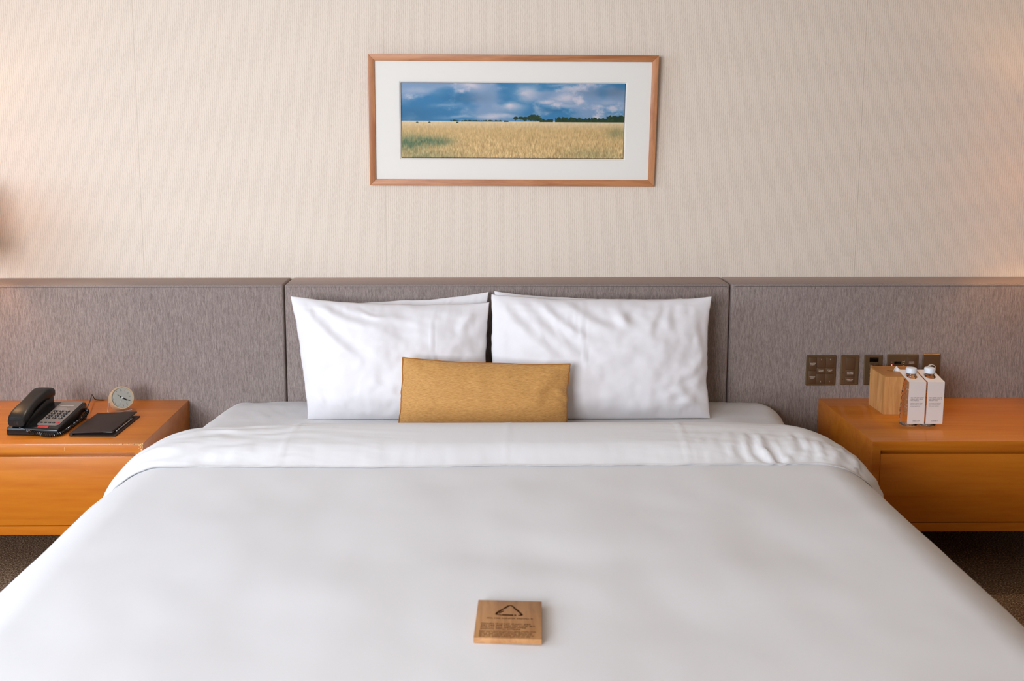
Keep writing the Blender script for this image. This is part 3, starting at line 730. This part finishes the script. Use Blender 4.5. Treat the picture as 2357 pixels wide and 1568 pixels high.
# ------------------------------------------------------------------ engraved wooden block on the duvet
def scribble(b, x0, x1, zc, hgt, seed, z, gap=.35, M=None, plane='top'):
    """a row of small letter-like strokes"""
    rs = random.Random(seed); x = x0
    while x < x1:
        word = x + rs.uniform(3, 9) * hgt * .7
        while x < min(word, x1):
            w = hgt * rs.uniform(.35, .75)
            for (a0, a1, c0, c1) in rs.sample([(0, .22, 0, 1), (0, 1, .8, 1), (0, 1, 0, .2), (.75, 1, 0, 1), (0, 1, .42, .6), (.4, .6, 0, 1)], 3):
                q = [(x + w * a0, zc - hgt / 2 + hgt * c0), (x + w * a1, zc - hgt / 2 + hgt * c0), (x + w * a1, zc - hgt / 2 + hgt * c1), (x + w * a0, zc - hgt / 2 + hgt * c1)]
                vs = [b.verts.new(M @ Vector((p[0], p[1], z))) for p in q]; b.faces.new(vs)
            x += w + hgt * .18
        x += hgt * .55
    return b
def block():
    bx0, bx1, by0, by1, th = -.063, .063, -.0745, .0745, .011
    z0 = .5960
    root = thing('wooden_message_block', 'small flat wooden block with engraved mountain emblem and text lying on the duvet', 'block', (-.051, -1.905, z0))
    M = Matrix.Translation((-.051, -1.905, z0)) @ Matrix.Rotation(R(-3.6), 4, 'Z')
    bobj('wood_block', box(bx0, bx1, by0, by1, 0, th, bev=.0013, M=M), M_block, root)
    zt = th + .0003
    b = bmesh.new()
    # emblem: a rounded peak drawn with a broken brush line, dotted base
    def stroke(pts, w):
        for k in range(len(pts) - 1):
            p, q = [Vector((c[0] * 1.12, .0135 + (c[1] - .028) * 1.42)) for c in (pts[k], pts[k + 1])]; d = (q - p).normalized(); nn = Vector((-d.y, d.x)); w0, w1 = w[k] * 1.45, w[k + 1] * 1.45
            vs = [b.verts.new(M @ Vector((*c, zt))) for c in (p - nn * w0 / 2 - d * .0004, q - nn * w1 / 2 + d * .0004, q + nn * w1 / 2 + d * .0004, p + nn * w0 / 2 - d * .0004)]; b.faces.new(vs)
    stroke([(-.0225, .0300), (-.0205, .0350), (-.0150, .0410), (-.0120, .0445), (-.0060, .0500), (-.0020, .0550), (.0020, .0560), (.0050, .0540), (.0100, .0470), (.0140, .0420), (.0190, .0350), (.0220, .0300), (.0205, .0285), (.0160, .0282)],
           [.0032, .0030, .0032, .0020, .0032, .0026, .0022, .0022, .0026, .0034, .0024, .0034, .003, .0016])
    stroke([(-.0225, .0300), (-.0185, .0288), (-.0130, .0280)], [.0026, .0014, .0022])
    stroke([(-.0175, .0330), (-.0130, .0370), (-.0100, .0400)], [.0014, .0026, .0012])
    for k, xx in enumerate((-.0105, -.0075, -.0045, -.0012, .0022, .0055, .0105)): stroke([(xx - .0012, .0284), (xx + .0013, .0284)], [.0034, .0034])
    bmesh.ops.recalc_face_normals(b, faces=b.faces)
    bobj('engraved_emblem', b, M_engrave, root, smooth=False)
    b = bmesh.new(); scribble(b, -.0430, .0460, .0010, .0040, 4, zt, M=M); bobj('engraved_title', b, M_engrave, root, smooth=False)
    b = bmesh.new()
    for k, (y, e) in enumerate(((-.0205, .041), (-.0272, .0490), (-.0340, .0360), (-.0405, .024))): scribble(b, -.0520, e, y, .0040, 20 + k, zt, M=M)
    for k, (y, e) in enumerate(((-.0485, .0525), (-.0535, .0450), (-.0585, .0430), (-.0635, .0470), (-.0685, .0400))): scribble(b, -.0540, e, y, .0030, 40 + k, zt, M=M)
    bmesh.ops.recalc_face_normals(b, faces=b.faces)
    bobj('engraved_text', b, M_engrave, root, smooth=False)
block()

# ------------------------------------------------------------------ telephone
def phone():
    zt = .5067; cx, cy = -1.6005, -.3350
    root = thing('telephone', 'black corded desk telephone with grey keypad on the left nightstand', 'telephone', (cx, cy, zt))
    M = Matrix.Translation((cx, cy, zt)) @ Matrix.Rotation(R(-4.5), 4, 'Z')
    # local: x right, y back, z up; wedge body
    w, d = .090, .108
    def zz(y): return .026 + (y + d) / (2 * d) * .034
    side = [(-d, .005), (-d + .004, .0), (d - .004, .0), (d, .006), (d, .054), (d - .006, .060), (-d + .008, .0285), (-d + .001, .0235)]
    b = prism(side, -w, w, plane='yz'); bmesh.ops.bevel(b, geom=[e for e in b.edges], offset=.0045, segments=3, affect='EDGES', profile=.5)
    bmesh.ops.transform(b, matrix=M, verts=b.verts); bobj('phone_body', b, M_black, root)
    sl = math.atan2(.0315, 2 * d - .014)
    # grey faceplate following the slope
    F = M @ Matrix.Translation((0, -d + .008, .0285)) @ Matrix.Rotation(sl, 4, 'X')
    b = prism([(.0035, .022), (.010, .016), (.074, .016), (.0805, .022), (.0805, .201), (.0755, .2065), (.0095, .2065), (.0035, .200)], -.0005, .0016, plane='xy', M=F)
    fp = bobj('faceplate', b, M_plate, root)
    b = bmesh.new()
    for k, (yy, e) in enumerate(((.168, .062), (.158, .050), (.150, .046), (.142, .060), (.134, .058))):
        box(.012, e, yy, yy + (.0018 if k in (0, 3) else .0008), .0017, .0019, M=F, bm=b)
    bobj('printed_lines', b, M_print, fp, smooth=False)
    kx = (.020, .042, .064); ky = (.121, .103, .085, .067)
    lab = ['1', '2', '3', '4', '5', '6', '7', '8', '9', '*', '0', '#']
    for r_ in range(4):
        for c in range(3):
            K = F @ Matrix.Translation((kx[c], ky[r_], .0012)) @ Matrix.Diagonal((1.0, .82, 1, 1))
            k = bobj('key', lathe([(.0074, 0), (.0072, .0022), (.0058, .0036), (.003, .0040)], 20, M=K), M_key, root)
            text('key_numeral', lab[r_ * 3 + c], .0062, F @ Matrix.Translation((kx[c], ky[r_] + .0006, .0053)), M_keyn, k)
    for i in range(5):
        K = F @ Matrix.Translation((.0135 + i * .0145, .033, .0012)) @ Matrix.Diagonal((1.0, .72, 1, 1))
        k = bobj('function_key', lathe([(.0054, 0), (.0052, .0018), (.004, .0028), (.002, .003)], 18, M=K), M_red if i == 4 else M_key, root)
        if i == 4: k['label'] = 'red function key'
    mw = bobj('message_lamp', box(.016, .053, -.001, .012, -.004, .0022, bev=.001, M=F), M_red, root); mw['label'] = 'red translucent message lamp'
    # handset cradle hump and handset
    b = prism([(-d + .012, .028), (-d + .03, .044), (-.06, .050), (-.02, .064), (.03, .076), (.07, .086), (d - .006, .080), (d - .006, .05), (-d + .012, .02)], -.084, -.026, plane='yz', bev=.003, M=M)
    bobj('cradle', b, M_blackm, root)
    # handset swept along an arch
    secs = [(-.108, .046, .0255, .0130), (-.098, .0545, .0285, .0160), (-.080, .064, .0290, .0175), (-.055, .0755, .0265, .0150), (-.025, .0855, .0235, .0130), (.010, .0945, .0235, .0130), (.040, .1000, .0255, .0145), (.065, .1010, .0285, .0170), (.088, .0985, .0290, .0170), (.105, .0950, .0280, .0160)]
    b = bmesh.new(); rows = []
    for i, (y, z, hw, hh) in enumerate(secs):
        row = []
        for k in range(24):
            a = 2 * math.pi * k / 24; ca, sa = math.cos(a), math.sin(a); e = .42; hw2 = hw * 1.12
            x_ = math.copysign(abs(ca) ** e, ca) * hw2; z_ = math.copysign(abs(sa) ** .7, sa) * hh
            if sa < 0: z_ *= 1.7 if 2 <= i <= 7 else 1.2
            row.append(b.verts.new((-.0535 + x_, y, z + z_)))
        rows.append(row)
    for A, B in zip(rows, rows[1:]):
        for k in range(24): b.faces.new((A[k], A[(k + 1) % 24], B[(k + 1) % 24], B[k]))
    b.faces.new(rows[0][::-1]); b.faces.new(rows[-1])
    bmesh.ops.recalc_face_normals(b, faces=b.faces)
    bmesh.ops.bevel(b, geom=[e for e in b.edges if len([f for f in e.link_faces if len(f.verts) > 4]) == 1], offset=.002, segments=2, affect='EDGES')
    for (yc, zc, zb) in ((-.084, .052, .034), (.080, .090, .062)):
        lathe([(.024, zb), (.026, zb + .004), (.0265, zc)], 28, M=Matrix.Translation((-.0535, yc, 0)), bm=b)
    bmesh.ops.transform(b, matrix=M, verts=b.verts)
    bobj('handset', b, M_blackm, root)
    # coiled cord from the handset round the front and along the right side
    ctrl = [(-.040, -.112, .030), (-.022, -.116, .026), (-.002, -.1170, .0185), (.020, -.1175, .013), (.050, -.1195, .0085), (.075, -.120, .0085), (.0955, -.105, .0085), (.0995, -.070, .009), (.099, -.03, .010), (.0985, .015, .013), (.099, .050, .018), (.0995, .080, .024), (.097, .095, .032), (.090, .092, .036)]
    def cr(P, t):
        n_ = len(P) - 1; i = min(int(t * n_), n_ - 1); f = t * n_ - i
        p0, p1, p2, p3 = (Vector(P[max(i - 1, 0)]), Vector(P[i]), Vector(P[i + 1]), Vector(P[min(i + 2, n_)]))
        return .5 * ((2 * p1) + (-p0 + p2) * f + (2 * p0 - 5 * p1 + 4 * p2 - p3) * f * f + (-p0 + 3 * p1 - 3 * p2 + p3) * f ** 3)
    turns = 56; per = 9; pts = []; n_ = turns * per
    for k in range(n_ + 1):
        t = k / n_; p = cr(ctrl, t); q = cr(ctrl, min(1, t + .004)) - cr(ctrl, max(0, t - .004)); q.normalize()
        a1 = q.cross(Vector((0, 0, 1))).normalized(); a2 = q.cross(a1)
        rr = .0056 * min(1, max(0, (t - .09) / .05)) * min(1, max(.0, (1 - t) / .03)); an = 2 * math.pi * turns * t
        pts.append(p + (a1 * math.cos(an) + a2 * math.sin(an)) * rr)
    b = tube(pts, .0015, 6); bmesh.ops.transform(b, matrix=M, verts=b.verts); bobj('coiled_cord', b, M_cord, root)
    # line cord rising behind and dropping at the headboard
    cl = [(-1.513, -.235, zt + .030), (-1.513, -.210, zt + .031), (-1.525, -.150, zt + .038), (-1.540, -.095, zt + .043), (-1.552, -.060, zt + .040), (-1.558, -.035, zt + .026), (-1.560, -.014, zt + .009), (-1.556, -.007, zt + .004), (-1.53, -.005, zt + .0028)]
    pts = [cr(cl, k / 50) for k in range(51)]
    bobj('line_cord', tube(pts, .0019, 8), M_cord, root)
phone()

# ------------------------------------------------------------------ leather folder
def folder():
    zt = .5067
    root = thing('leather_folder', 'closed dark leather notepad folder lying between the telephone and the clock', 'folder', (-1.40, -.32, zt))
    x0, x1, y0, y1 = -1.470, -1.3235, -.4535, -.2150
    sk = Matrix.Identity(4)
    M0 = Matrix.Translation((-1.40, -.335, zt)) @ Matrix.Rotation(R(-1.5), 4, 'Z')
    hx, hy = .0740, .1160
    bobj('back_cover', box(-hx, hx + .004, -hy, hy, 0, .0045, bev=.0016, M=M0), M_leather, root)
    bobj('paper_pad', box(-hx + .012, hx - .020, -hy + .034, hy - .014, .0047, .0072, M=M0), M_paper, root)
    b = tube([(-hx + .0005, -hy, .0070), (-hx + .0005, hy, .0070)], .0068, 12); bmesh.ops.transform(b, matrix=M0, verts=b.verts); bobj('spine', b, M_leather, root)
    Mt = M0 @ Matrix.Translation((-hx, 0, .0100)) @ Matrix.Rotation(R(-2.6), 4, 'Y')
    bobj('front_cover', box(0, 2 * hx - .006, -hy, hy, 0, .0040, bev=.0015, M=Mt), M_leather, root)
    bobj('pen', tube([(.064, -.070, .0070), (.064, .070, .0070)], .0024, 10, M=M0), M_steel, root)
folder()

# ------------------------------------------------------------------ alarm clock
def clock():
    zt = .5067
    root = thing('alarm_clock', 'round champagne-coloured alarm clock on a wire stand beside the leather folder', 'clock', (-1.405, -.14, zt))
    fc = Vector((-1.3990, -.170, .5640))
    nrm = Vector((.56, -.78, .42)).normalized()
    zax = nrm; xax = Vector((0, 0, 1)).cross(zax).normalized(); yax = zax.cross(xax)
    M = Matrix((xax, yax, zax)).transposed().to_4x4(); M.translation = fc
    Rr = .0425
    bobj('clock_case', lathe([(.030, -.042), (.036, -.0405), (Rr - .001, -.036), (Rr, -.030), (Rr, -.002), (Rr - .0015, .0005), (.0372, .0005), (.0362, -.0025), (.0362, -.004)], 64, M=M), M_clock, root)
    dl = bobj('dial', lathe([(.0363, -.0041), (.0363, -.0034)], 56, M=M), M_dial, root)
    b = bmesh.new()
    for h in range(12):
        a = h * math.pi / 6; box(-.0006, .0006, .0292, .0318, -.0034, -.0031, M=M @ Matrix.Rotation(-a, 4, 'Z'), bm=b)
    bobj('hour_marks', b, M_ink, dl, smooth=False)
    for h in (1, 2, 3, 4, 5, 6, 7, 12):
        a = h * math.pi / 6
        text('numeral', str(h), .0058, M @ Matrix.Translation((math.sin(a) * .0262, math.cos(a) * .0262, -.0032)), M_ink, dl, ext=.0001)
    def hand(nm_, ang, ln, wd, tail, mat, z):
        K = M @ Matrix.Rotation(-R(ang), 4, 'Z')
        bobj(nm_, prism([(-wd / 2, -tail), (wd / 2, -tail), (wd / 2 * .7, ln), (-wd / 2 * .7, ln)], z, z + .0004, plane='xy', M=K), mat, root, smooth=False)
    hand('hour_hand', 128, .0195, .0036, .008, M_ink, -.0028); hand('minute_hand', 121, .029, .0024, .009, M_ink, -.0022)
    hand('alarm_hand', 312, .020, .0008, 0, M_ink, -.0016); hand('second_hand', 210, .031, .0009, .004, M_white, -.0011)
    bobj('hub', lathe([(.0028, -.003), (.0028, 0), (.0018, .0006)], 16, M=M), M_white, root)
    bobj('clock_glass', lathe([(.0365, .0002), (.0360, .0010)], 48, M=M), M_pane, root)
    # wire stand: one bent rod, pivoting at both sides of the case
    pl = M @ Vector((-Rr - .0005, -.006, -.020)); pr = M @ Vector((Rr + .0005, -.006, -.020))
    pts = [pl, pl * .35 + Vector((-1.4568, -.1615, zt + .010)) * .65, Vector((-1.4575, -.1630, zt + .0015)), Vector((-1.4370, -.1850, zt + .0015)), Vector((-1.3795, -.1345, zt + .0015)), Vector((-1.4010, -.1050, zt + .0015)), Vector((-1.392, -.112, zt + .018)), pr]
    bobj('wire_stand', tube(pts, .0016, 8), M_steel, root)
clock()

# ------------------------------------------------------------------ tissue box
def tissue_box():
    zt = .5067; x0, x1, y0, y1, z1 = 1.360, 1.5000, -.2155, -.0780, .6525
    root = thing('tissue_box', 'square oak wood tissue box with oval slot on the right nightstand', 'tissue box', ((x0 + x1) / 2, (y0 + y1) / 2, zt))
    t = .006; cx, cy = (x0 + x1) / 2, (y0 + y1) / 2
    b = bmesh.new()
    for q in ((x0, x1, y0, y0 + t), (x0, x1, y1 - t, y1), (x0, x0 + t, y0 + t, y1 - t), (x1 - t, x1, y0 + t, y1 - t)): box(*q, zt, z1 - t, bm=b)
    bobj('box_sides', b, M_box, root, smooth=False)
    # lid with an oval opening
    b = bmesh.new(); n = 64; rin, rout, rin2, rout2 = [], [], [], []
    for k in range(n):
        a = 2 * math.pi * k / n; c, s = math.cos(a), math.sin(a)
        m_ = max(abs(c), abs(s)); ox, oy = c / m_ * (x1 - x0) / 2, s / m_ * (y1 - y0) / 2
        for lst, z in ((rout, z1), (rout2, z1 - t)): lst.append(b.verts.new((cx + ox, cy + oy, z)))
        for lst, z in ((rin, z1), (rin2, z1 - t)): lst.append(b.verts.new((cx + c * .036, cy + s * .013, z)))
    for k in range(n):
        j = (k + 1) % n
        b.faces.new((rout[k], rout[j], rin[j], rin[k])); b.faces.new((rout2[k], rin2[k], rin2[j], rout2[j])); b.faces.new((rin[k], rin[j], rin2[j], rin2[k])); b.faces.new((rout[k], rout2[k], rout2[j], rout[j]))
    bmesh.ops.recalc_face_normals(b, faces=b.faces)
    bobj('box_lid', b, M_boxlid, root, smooth=False)
    bobj('box_lining', box(x0 + t, x1 - t, y0 + t, y1 - t, zt + .002, z1 - .03), M_boxdark, root, smooth=False)
    # tissue tip pulled through the slot
    vs, fs = [], []; nu, nv = 16, 12
    for j in range(nv + 1):
        for i in range(nu + 1):
            u, v = i / nu, j / nv
            x = cx - .004 + (u - .35) * .060 * (1 - .55 * v); y = cy - .002 + .010 * math.sin(u * 7) * (1 - v) - .010 * v; z = z1 - .028 + .046 * v * (1 - .55 * abs(u - .3)) + .002 * math.sin(u * 9)
            vs.append((x, y, z))
    for j in range(nv):
        for i in range(nu): a = j * (nu + 1) + i; fs.append((a, a + 1, a + nu + 2, a + nu + 1))
    ti = obj('tissue', vs, fs, M_tissue, None, org=(cx, cy, z1 - .028), smooth=True)
    sm_ = ti.modifiers.new('s', 'SOLIDIFY'); sm_.thickness = .0006
    tag(ti, 'white tissue tip poking out of the oak box slot', 'tissue')
M_boxlid = wood('oak_lid', (160, 106, 50), (180, 124, 64), 60, .5, axis='x')
tissue_box()

# ------------------------------------------------------------------ water bottles with hanging cards
def bottle(cx, cy, label):
    zt = .5067
    root = thing('water_bottle', label, 'bottle', (cx, cy, zt), 'clear water bottles on the right nightstand')
    prof = [(.020, .0005), (.0275, .0008), (.0305, .004), (.0315, .012), (.0305, .030), (.0302, .060), (.0285, .080), (.0278, .090), (.0275, .110), (.0260, .130), (.0235, .148), (.0195, .162), (.0145, .172), (.0128, .177), (.0128, .182), (.0160, .1825), (.0160, .1845), (.0125, .185), (.0125, .190)]
    # refine with rings for the moulded dimples
    pr = []
    for (a, b_) in zip(prof, prof[1:]):
        k = max(1, int((b_[1] - a[1]) / .004))
        for i in range(k): pr.append((a[0] + (b_[0] - a[0]) * i / k, a[1] + (b_[1] - a[1]) * i / k))
    pr.append(prof[-1]); seg = 48
    b = lathe(pr, seg)
    for v in b.verts:
        r_ = math.hypot(v.co.x, v.co.y)
        if .012 < v.co.z < .150 and r_ > .02:
            a = math.atan2(v.co.y, v.co.x); f = 1 + .035 * math.sin(a * 10 + v.co.z * 60) * math.sin(v.co.z * 2 * math.pi / .018) * smst(.012, .03, v.co.z) * (1 - smst(.13, .15, v.co.z))
            v.co.x *= f; v.co.y *= f
    bmesh.ops.transform(b, matrix=Matrix.Translation((cx, cy, zt)), verts=b.verts)
    bobj('bottle_body', b, M_water, root, sharp=80)
    cp = []
    b = bmesh.new(); seg = 60; rows = []
    for (r_, z) in ((.0172, .1862), (.0178, .1870), (.0178, .2010), (.0168, .2040), (.0140, .2050)):
        row = []
        for i in range(seg):
            a = 2 * math.pi * i / seg; rr = r_ + (.00035 if i % 2 and .187 <= z <= .2015 else 0); row.append(b.verts.new((cx + rr * math.cos(a), cy + rr * math.sin(a), zt + z)))
        rows.append(row)
    for A, B in zip(rows, rows[1:]):
        for i in range(seg): b.faces.new((A[i], A[(i + 1) % seg], B[(i + 1) % seg], B[i]))
    b.faces.new(rows[0][::-1]); b.faces.new(rows[-1])
    bobj('bottle_cap', b, M_white, root)['label'] = 'white ribbed screw cap'
    return root
def card(bx, by, tx, label, seed):
    """folded card: a sloping top with a round hole over the neck and a long flap in front"""
    zt = .5067; hw = .0292; cx = tx
    root = thing('bottle_card', label, 'card', (bx, by, zt + .18), 'white neck cards hanging on the water bottles')
    yf, zf, yb, zb = -.3860, .6710, -.3000, .6945
    b = bmesh.new(); n = 48; th = .0006
    # top panel with hole, parametrised on its own slanted plane
    sl = (zb - zf) / (yb - yf)
    def P(x, y, o=0): return Vector((x, y, zf + (y - yf) * sl + o))
    yc = (yf + yb) / 2; hy = (yb - yf) / 2
    hole_c = (bx + .001, by - .003)
    for o in (0, -th):
        ro, ri = [], []
        for k in range(n):
            a = 2 * math.pi * k / n; c, s = math.cos(a), math.sin(a); m_ = max(abs(c), abs(s))
            shift = (yc - (yc + s / m_ * hy)) * -.0
            y = yc + s / m_ * hy; x = cx + c / m_ * hw - (y - yf) * .06
            ro.append(b.verts.new(P(x, y, o))); ri.append(b.verts.new(P(hole_c[0] + c * .0182, hole_c[1] + s * .0190, o)))
        for k in range(n):
            j = (k + 1) % n; f = (ro[k], ro[j], ri[j], ri[k]); b.faces.new(f if o == 0 else f[::-1])
        if o == 0: R0, I0 = ro, ri
        else:
            for k in range(n):
                j = (k + 1) % n; b.faces.new((R0[k], ro[k], ro[j], R0[j])); b.faces.new((I0[k], I0[j], ri[j], ri[k]))
    box(cx - hw, cx + hw, yf - th, yf, .5235, zf + .0002, bm=b)
    bobj('card_sheet', b, M_card, root, smooth=False)
    M = Matrix(((1, 0, 0, 0), (0, 0, -1, 0), (0, 1, 0, 0), (0, 0, 0, 1))); M.translation = Vector((cx, yf - th - .0002, 0))
    b = bmesh.new()
    for k, (z, e, h_) in enumerate(((.6165, .0240, .0030), (.6115, .0220, .0030), (.6060, .0060, .0030), (.5965, .0200, .0022), (.5915, .0180, .0022), (.5862, .0120, .0022))):
        scribble(b, -.0215, e, z, h_, seed + k, 0, M=M)
    bmesh.ops.recalc_face_normals(b, faces=b.faces)
    bobj('card_print', b, M_cardink, root, smooth=False); b = bmesh.new()
    scribble(b, -.0100, .0100, .5345, .0036, seed + 9, 0, M=M); scribble(b, -.0110, .0120, .5300, .0014, seed + 10, 0, M=M)
    bmesh.ops.recalc_face_normals(b, faces=b.faces)
    bobj('card_signature', b, M_cardink, root, smooth=False)
bottle(1.396, -.342, 'clear water bottle nearer the oak tissue box')
bottle(1.4600, -.342, 'clear water bottle farther right, away from the tissue box')
card(1.396, -.342, 1.4010, 'white printed card on the neck of the bottle nearer the tissue box', 100)
card(1.4600, -.342, 1.4650, 'white printed card on the neck of the bottle farther right', 200)

# ------------------------------------------------------------------ switch plates
def plate(x0, x1, z0, z1, name, label, cat):
    root = thing(name, label, cat, ((x0 + x1) / 2, -.0005, (z0 + z1) / 2), 'bronze control plates on the right headboard panel')
    b = box(x0, x1, -.0085, -.0003, z0, z1, bev=.0030, seg=1)
    bobj('cover_plate', b, M_switch, root)
    return root
MF = Matrix(((1, 0, 0, 0), (0, 0, -1, 0), (0, 1, 0, 0), (0, 0, 0, 1)))
def face(x, z, y=-.0116):
    m = MF.copy(); m.translation = Vector((x, y, z)); return m
def rocker(root, x0, x1, z0, z1, txt=None, size=.0060, tz=None, nm_='rocker'):
    g = .0006
    o = bobj(nm_, box(x0 + g, x1 - g, -.0112, -.0086, z0 + g, z1 - g, bev=.0007), M_rocker, root)
    if txt: text('lettering', txt, size, face((x0 + x1) / 2, (z0 + z1) / 2 if tz is None else tz), M_swink, o, ext=.0001)
    return o
Z0, Z1 = .5590, .6774
p = plate(1.1438, 1.2578, Z0, Z1, 'light_switch_plate', 'large square bronze light switch plate with eight buttons, leftmost in the row', 'switch')
ax0, ax1, az0, az1 = 1.1520, 1.2496, .5660, .6704; c1, c2 = 1.1820, 1.2165
rocker(p, ax0, c1, (az0 + az1) / 2, az1, 'MASTER\nLIGHT'); rocker(p, ax0, c1, az0, (az0 + az1) / 2, 'CEILING\nLIGHT')
rocker(p, c1, c2, .6305, az1, '1', .0080, .6610); rocker(p, c1, c2, .6060, .6305, 'STAND\nRIGHT'); rocker(p, c1, c2, az0, .6060, '1', .0080, .5760)
rocker(p, c2, ax1, .6305, az1, '1', .0080, .6610); rocker(p, c2, ax1, .6060, .6305, 'STAND\nLEFT'); rocker(p, c2, ax1, az0, .6060, '1', .0080, .5760)
p = plate(1.2760, 1.3452, .5610, .6774, 'service_switch_plate', 'narrow bronze switch plate reading do not disturb and make up room', 'switch')
rocker(p, 1.2930, 1.3290, .6225, .6704, nm_='blank_cover'); rocker(p, 1.2930, 1.3290, .5945, .6225, 'DO NOT\nDISTURB', .0058); rocker(p, 1.2930, 1.3290, .5670, .5945, 'MAKE UP\nROOM', .0058)
for z in (.6095, .5835): bobj('indicator', lathe([(.0014, 0), (.0014, .0004)], 12, M=face(1.2850, z, -.0086)), M_ink, p)
p = plate(1.3650, 1.4350, .5600, .6785, 'thermostat_plate', 'bronze thermostat plate with black display, partly behind the oak tissue box', 'thermostat')
sc_ = bobj('display', box(1.3840, 1.4180, -.0094, -.0086, .6520, .6690, bev=.0003), M_screen, p)
rocker(p, 1.3820, 1.4000, .6220, .6470, 'ON\nOFF', .0055, nm_='button'); rocker(p, 1.4000, 1.4180, .6220, .6470, nm_='button')
rocker(p, 1.3820, 1.4000, .5950, .6220, '+\nTEMP', .0050, nm_='button'); rocker(p, 1.4000, 1.4180, .5950, .6220, nm_='button'); rocker(p, 1.3820, 1.4180, .5680, .5950, 'TIMER\n-', .0050, nm_='button')
p = plate(1.4518, 1.5716, .5600, .6803, 'control_plate', 'wide bronze control plate with small display and lit red lamp behind the tissue box', 'control panel')
bobj('display', box(1.4790, 1.5040, -.0094, -.0086, .6420, .6530, bev=.0003), M_screen, p)
bobj('red_lamp', lathe([(.0023, 0), (.0018, .0010), (.001, .0013)], 14, M=face(1.4695, .6395, -.0086)), M_led, p)
bobj('green_lamp', lathe([(.0019, 0), (.0015, .0008)], 14, M=face(1.4695, .6505, -.0086)), M_ledoff, p)
for k, z in enumerate((.6525, .6450, .6370)): text('lettering', ('SOFT', 'SET', 'ON')[k], .0046, face(1.5145, z, -.0088), M_swink, p, ext=.0001)
for z in (.6563, .6490, .6410): bobj('indicator', lathe([(.0014, 0), (.0014, .0004)], 12, M=face(1.5145, z, -.0086)), M_ink, p)
rocker(p, 1.5245, 1.5630, .6270, .6700, 'ROOM\nON/OFF', .0058, .6490)
p = plate(1.5882, 1.6560, .5600, .6816, 'dimmer_plate', 'plain bronze plate with round dial, rightmost in the row behind the bottle cap', 'switch')
bobj('dial_rim', lathe([(.0168, 0), (.0168, .005), (.0145, .0062), (.0145, .003)], 40, M=face(1.6215, .6255, -.0086)), M_print, p)
bobj('dial_knob', lathe([(.0140, .001), (.0138, .0035), (.012, .004)], 36, M=face(1.6215, .6255, -.0086)), M_rocker, p)

# ------------------------------------------------------------------ bedside lamps just beyond the frame
def bedside_lamp(x, y, label, power, drop=0):
    zt = .5067
    root = thing('table_lamp', label, 'lamp', (x, y, zt), 'bedside table lamps')
    T = Matrix.Translation((x, y, zt))
    bobj('lamp_base', lathe([(.07, 0), (.07, .012), (.02, .02), (.012, .05), (.012, .76 - drop), (.006, .77 - drop)], 32, M=T), M_switch, root)
    bobj('lamp_shade', lathe([(.140, .68 - drop), (.138, .68 - drop), (.105, .95 - drop), (.107, .95 - drop), (.140, .68 - drop)], 40, M=T, caps=False), M_shade, root)
    l = bpy.data.lights.new('lamp_bulb', 'POINT'); l.energy = power; l.color = (1, .60, .30); l.shadow_soft_size = .03
    o = bpy.data.objects.new('lamp_bulb', l); COL.objects.link(o); o.parent = root; o.location = (0, 0, .83 - drop)
bedside_lamp(-2.06, -.16, 'table lamp with cloth shade at the far left end of the left nightstand', 4, .11)
bedside_lamp(2.05, -.16, 'table lamp with cloth shade at the far right end of the right nightstand', 4.2)
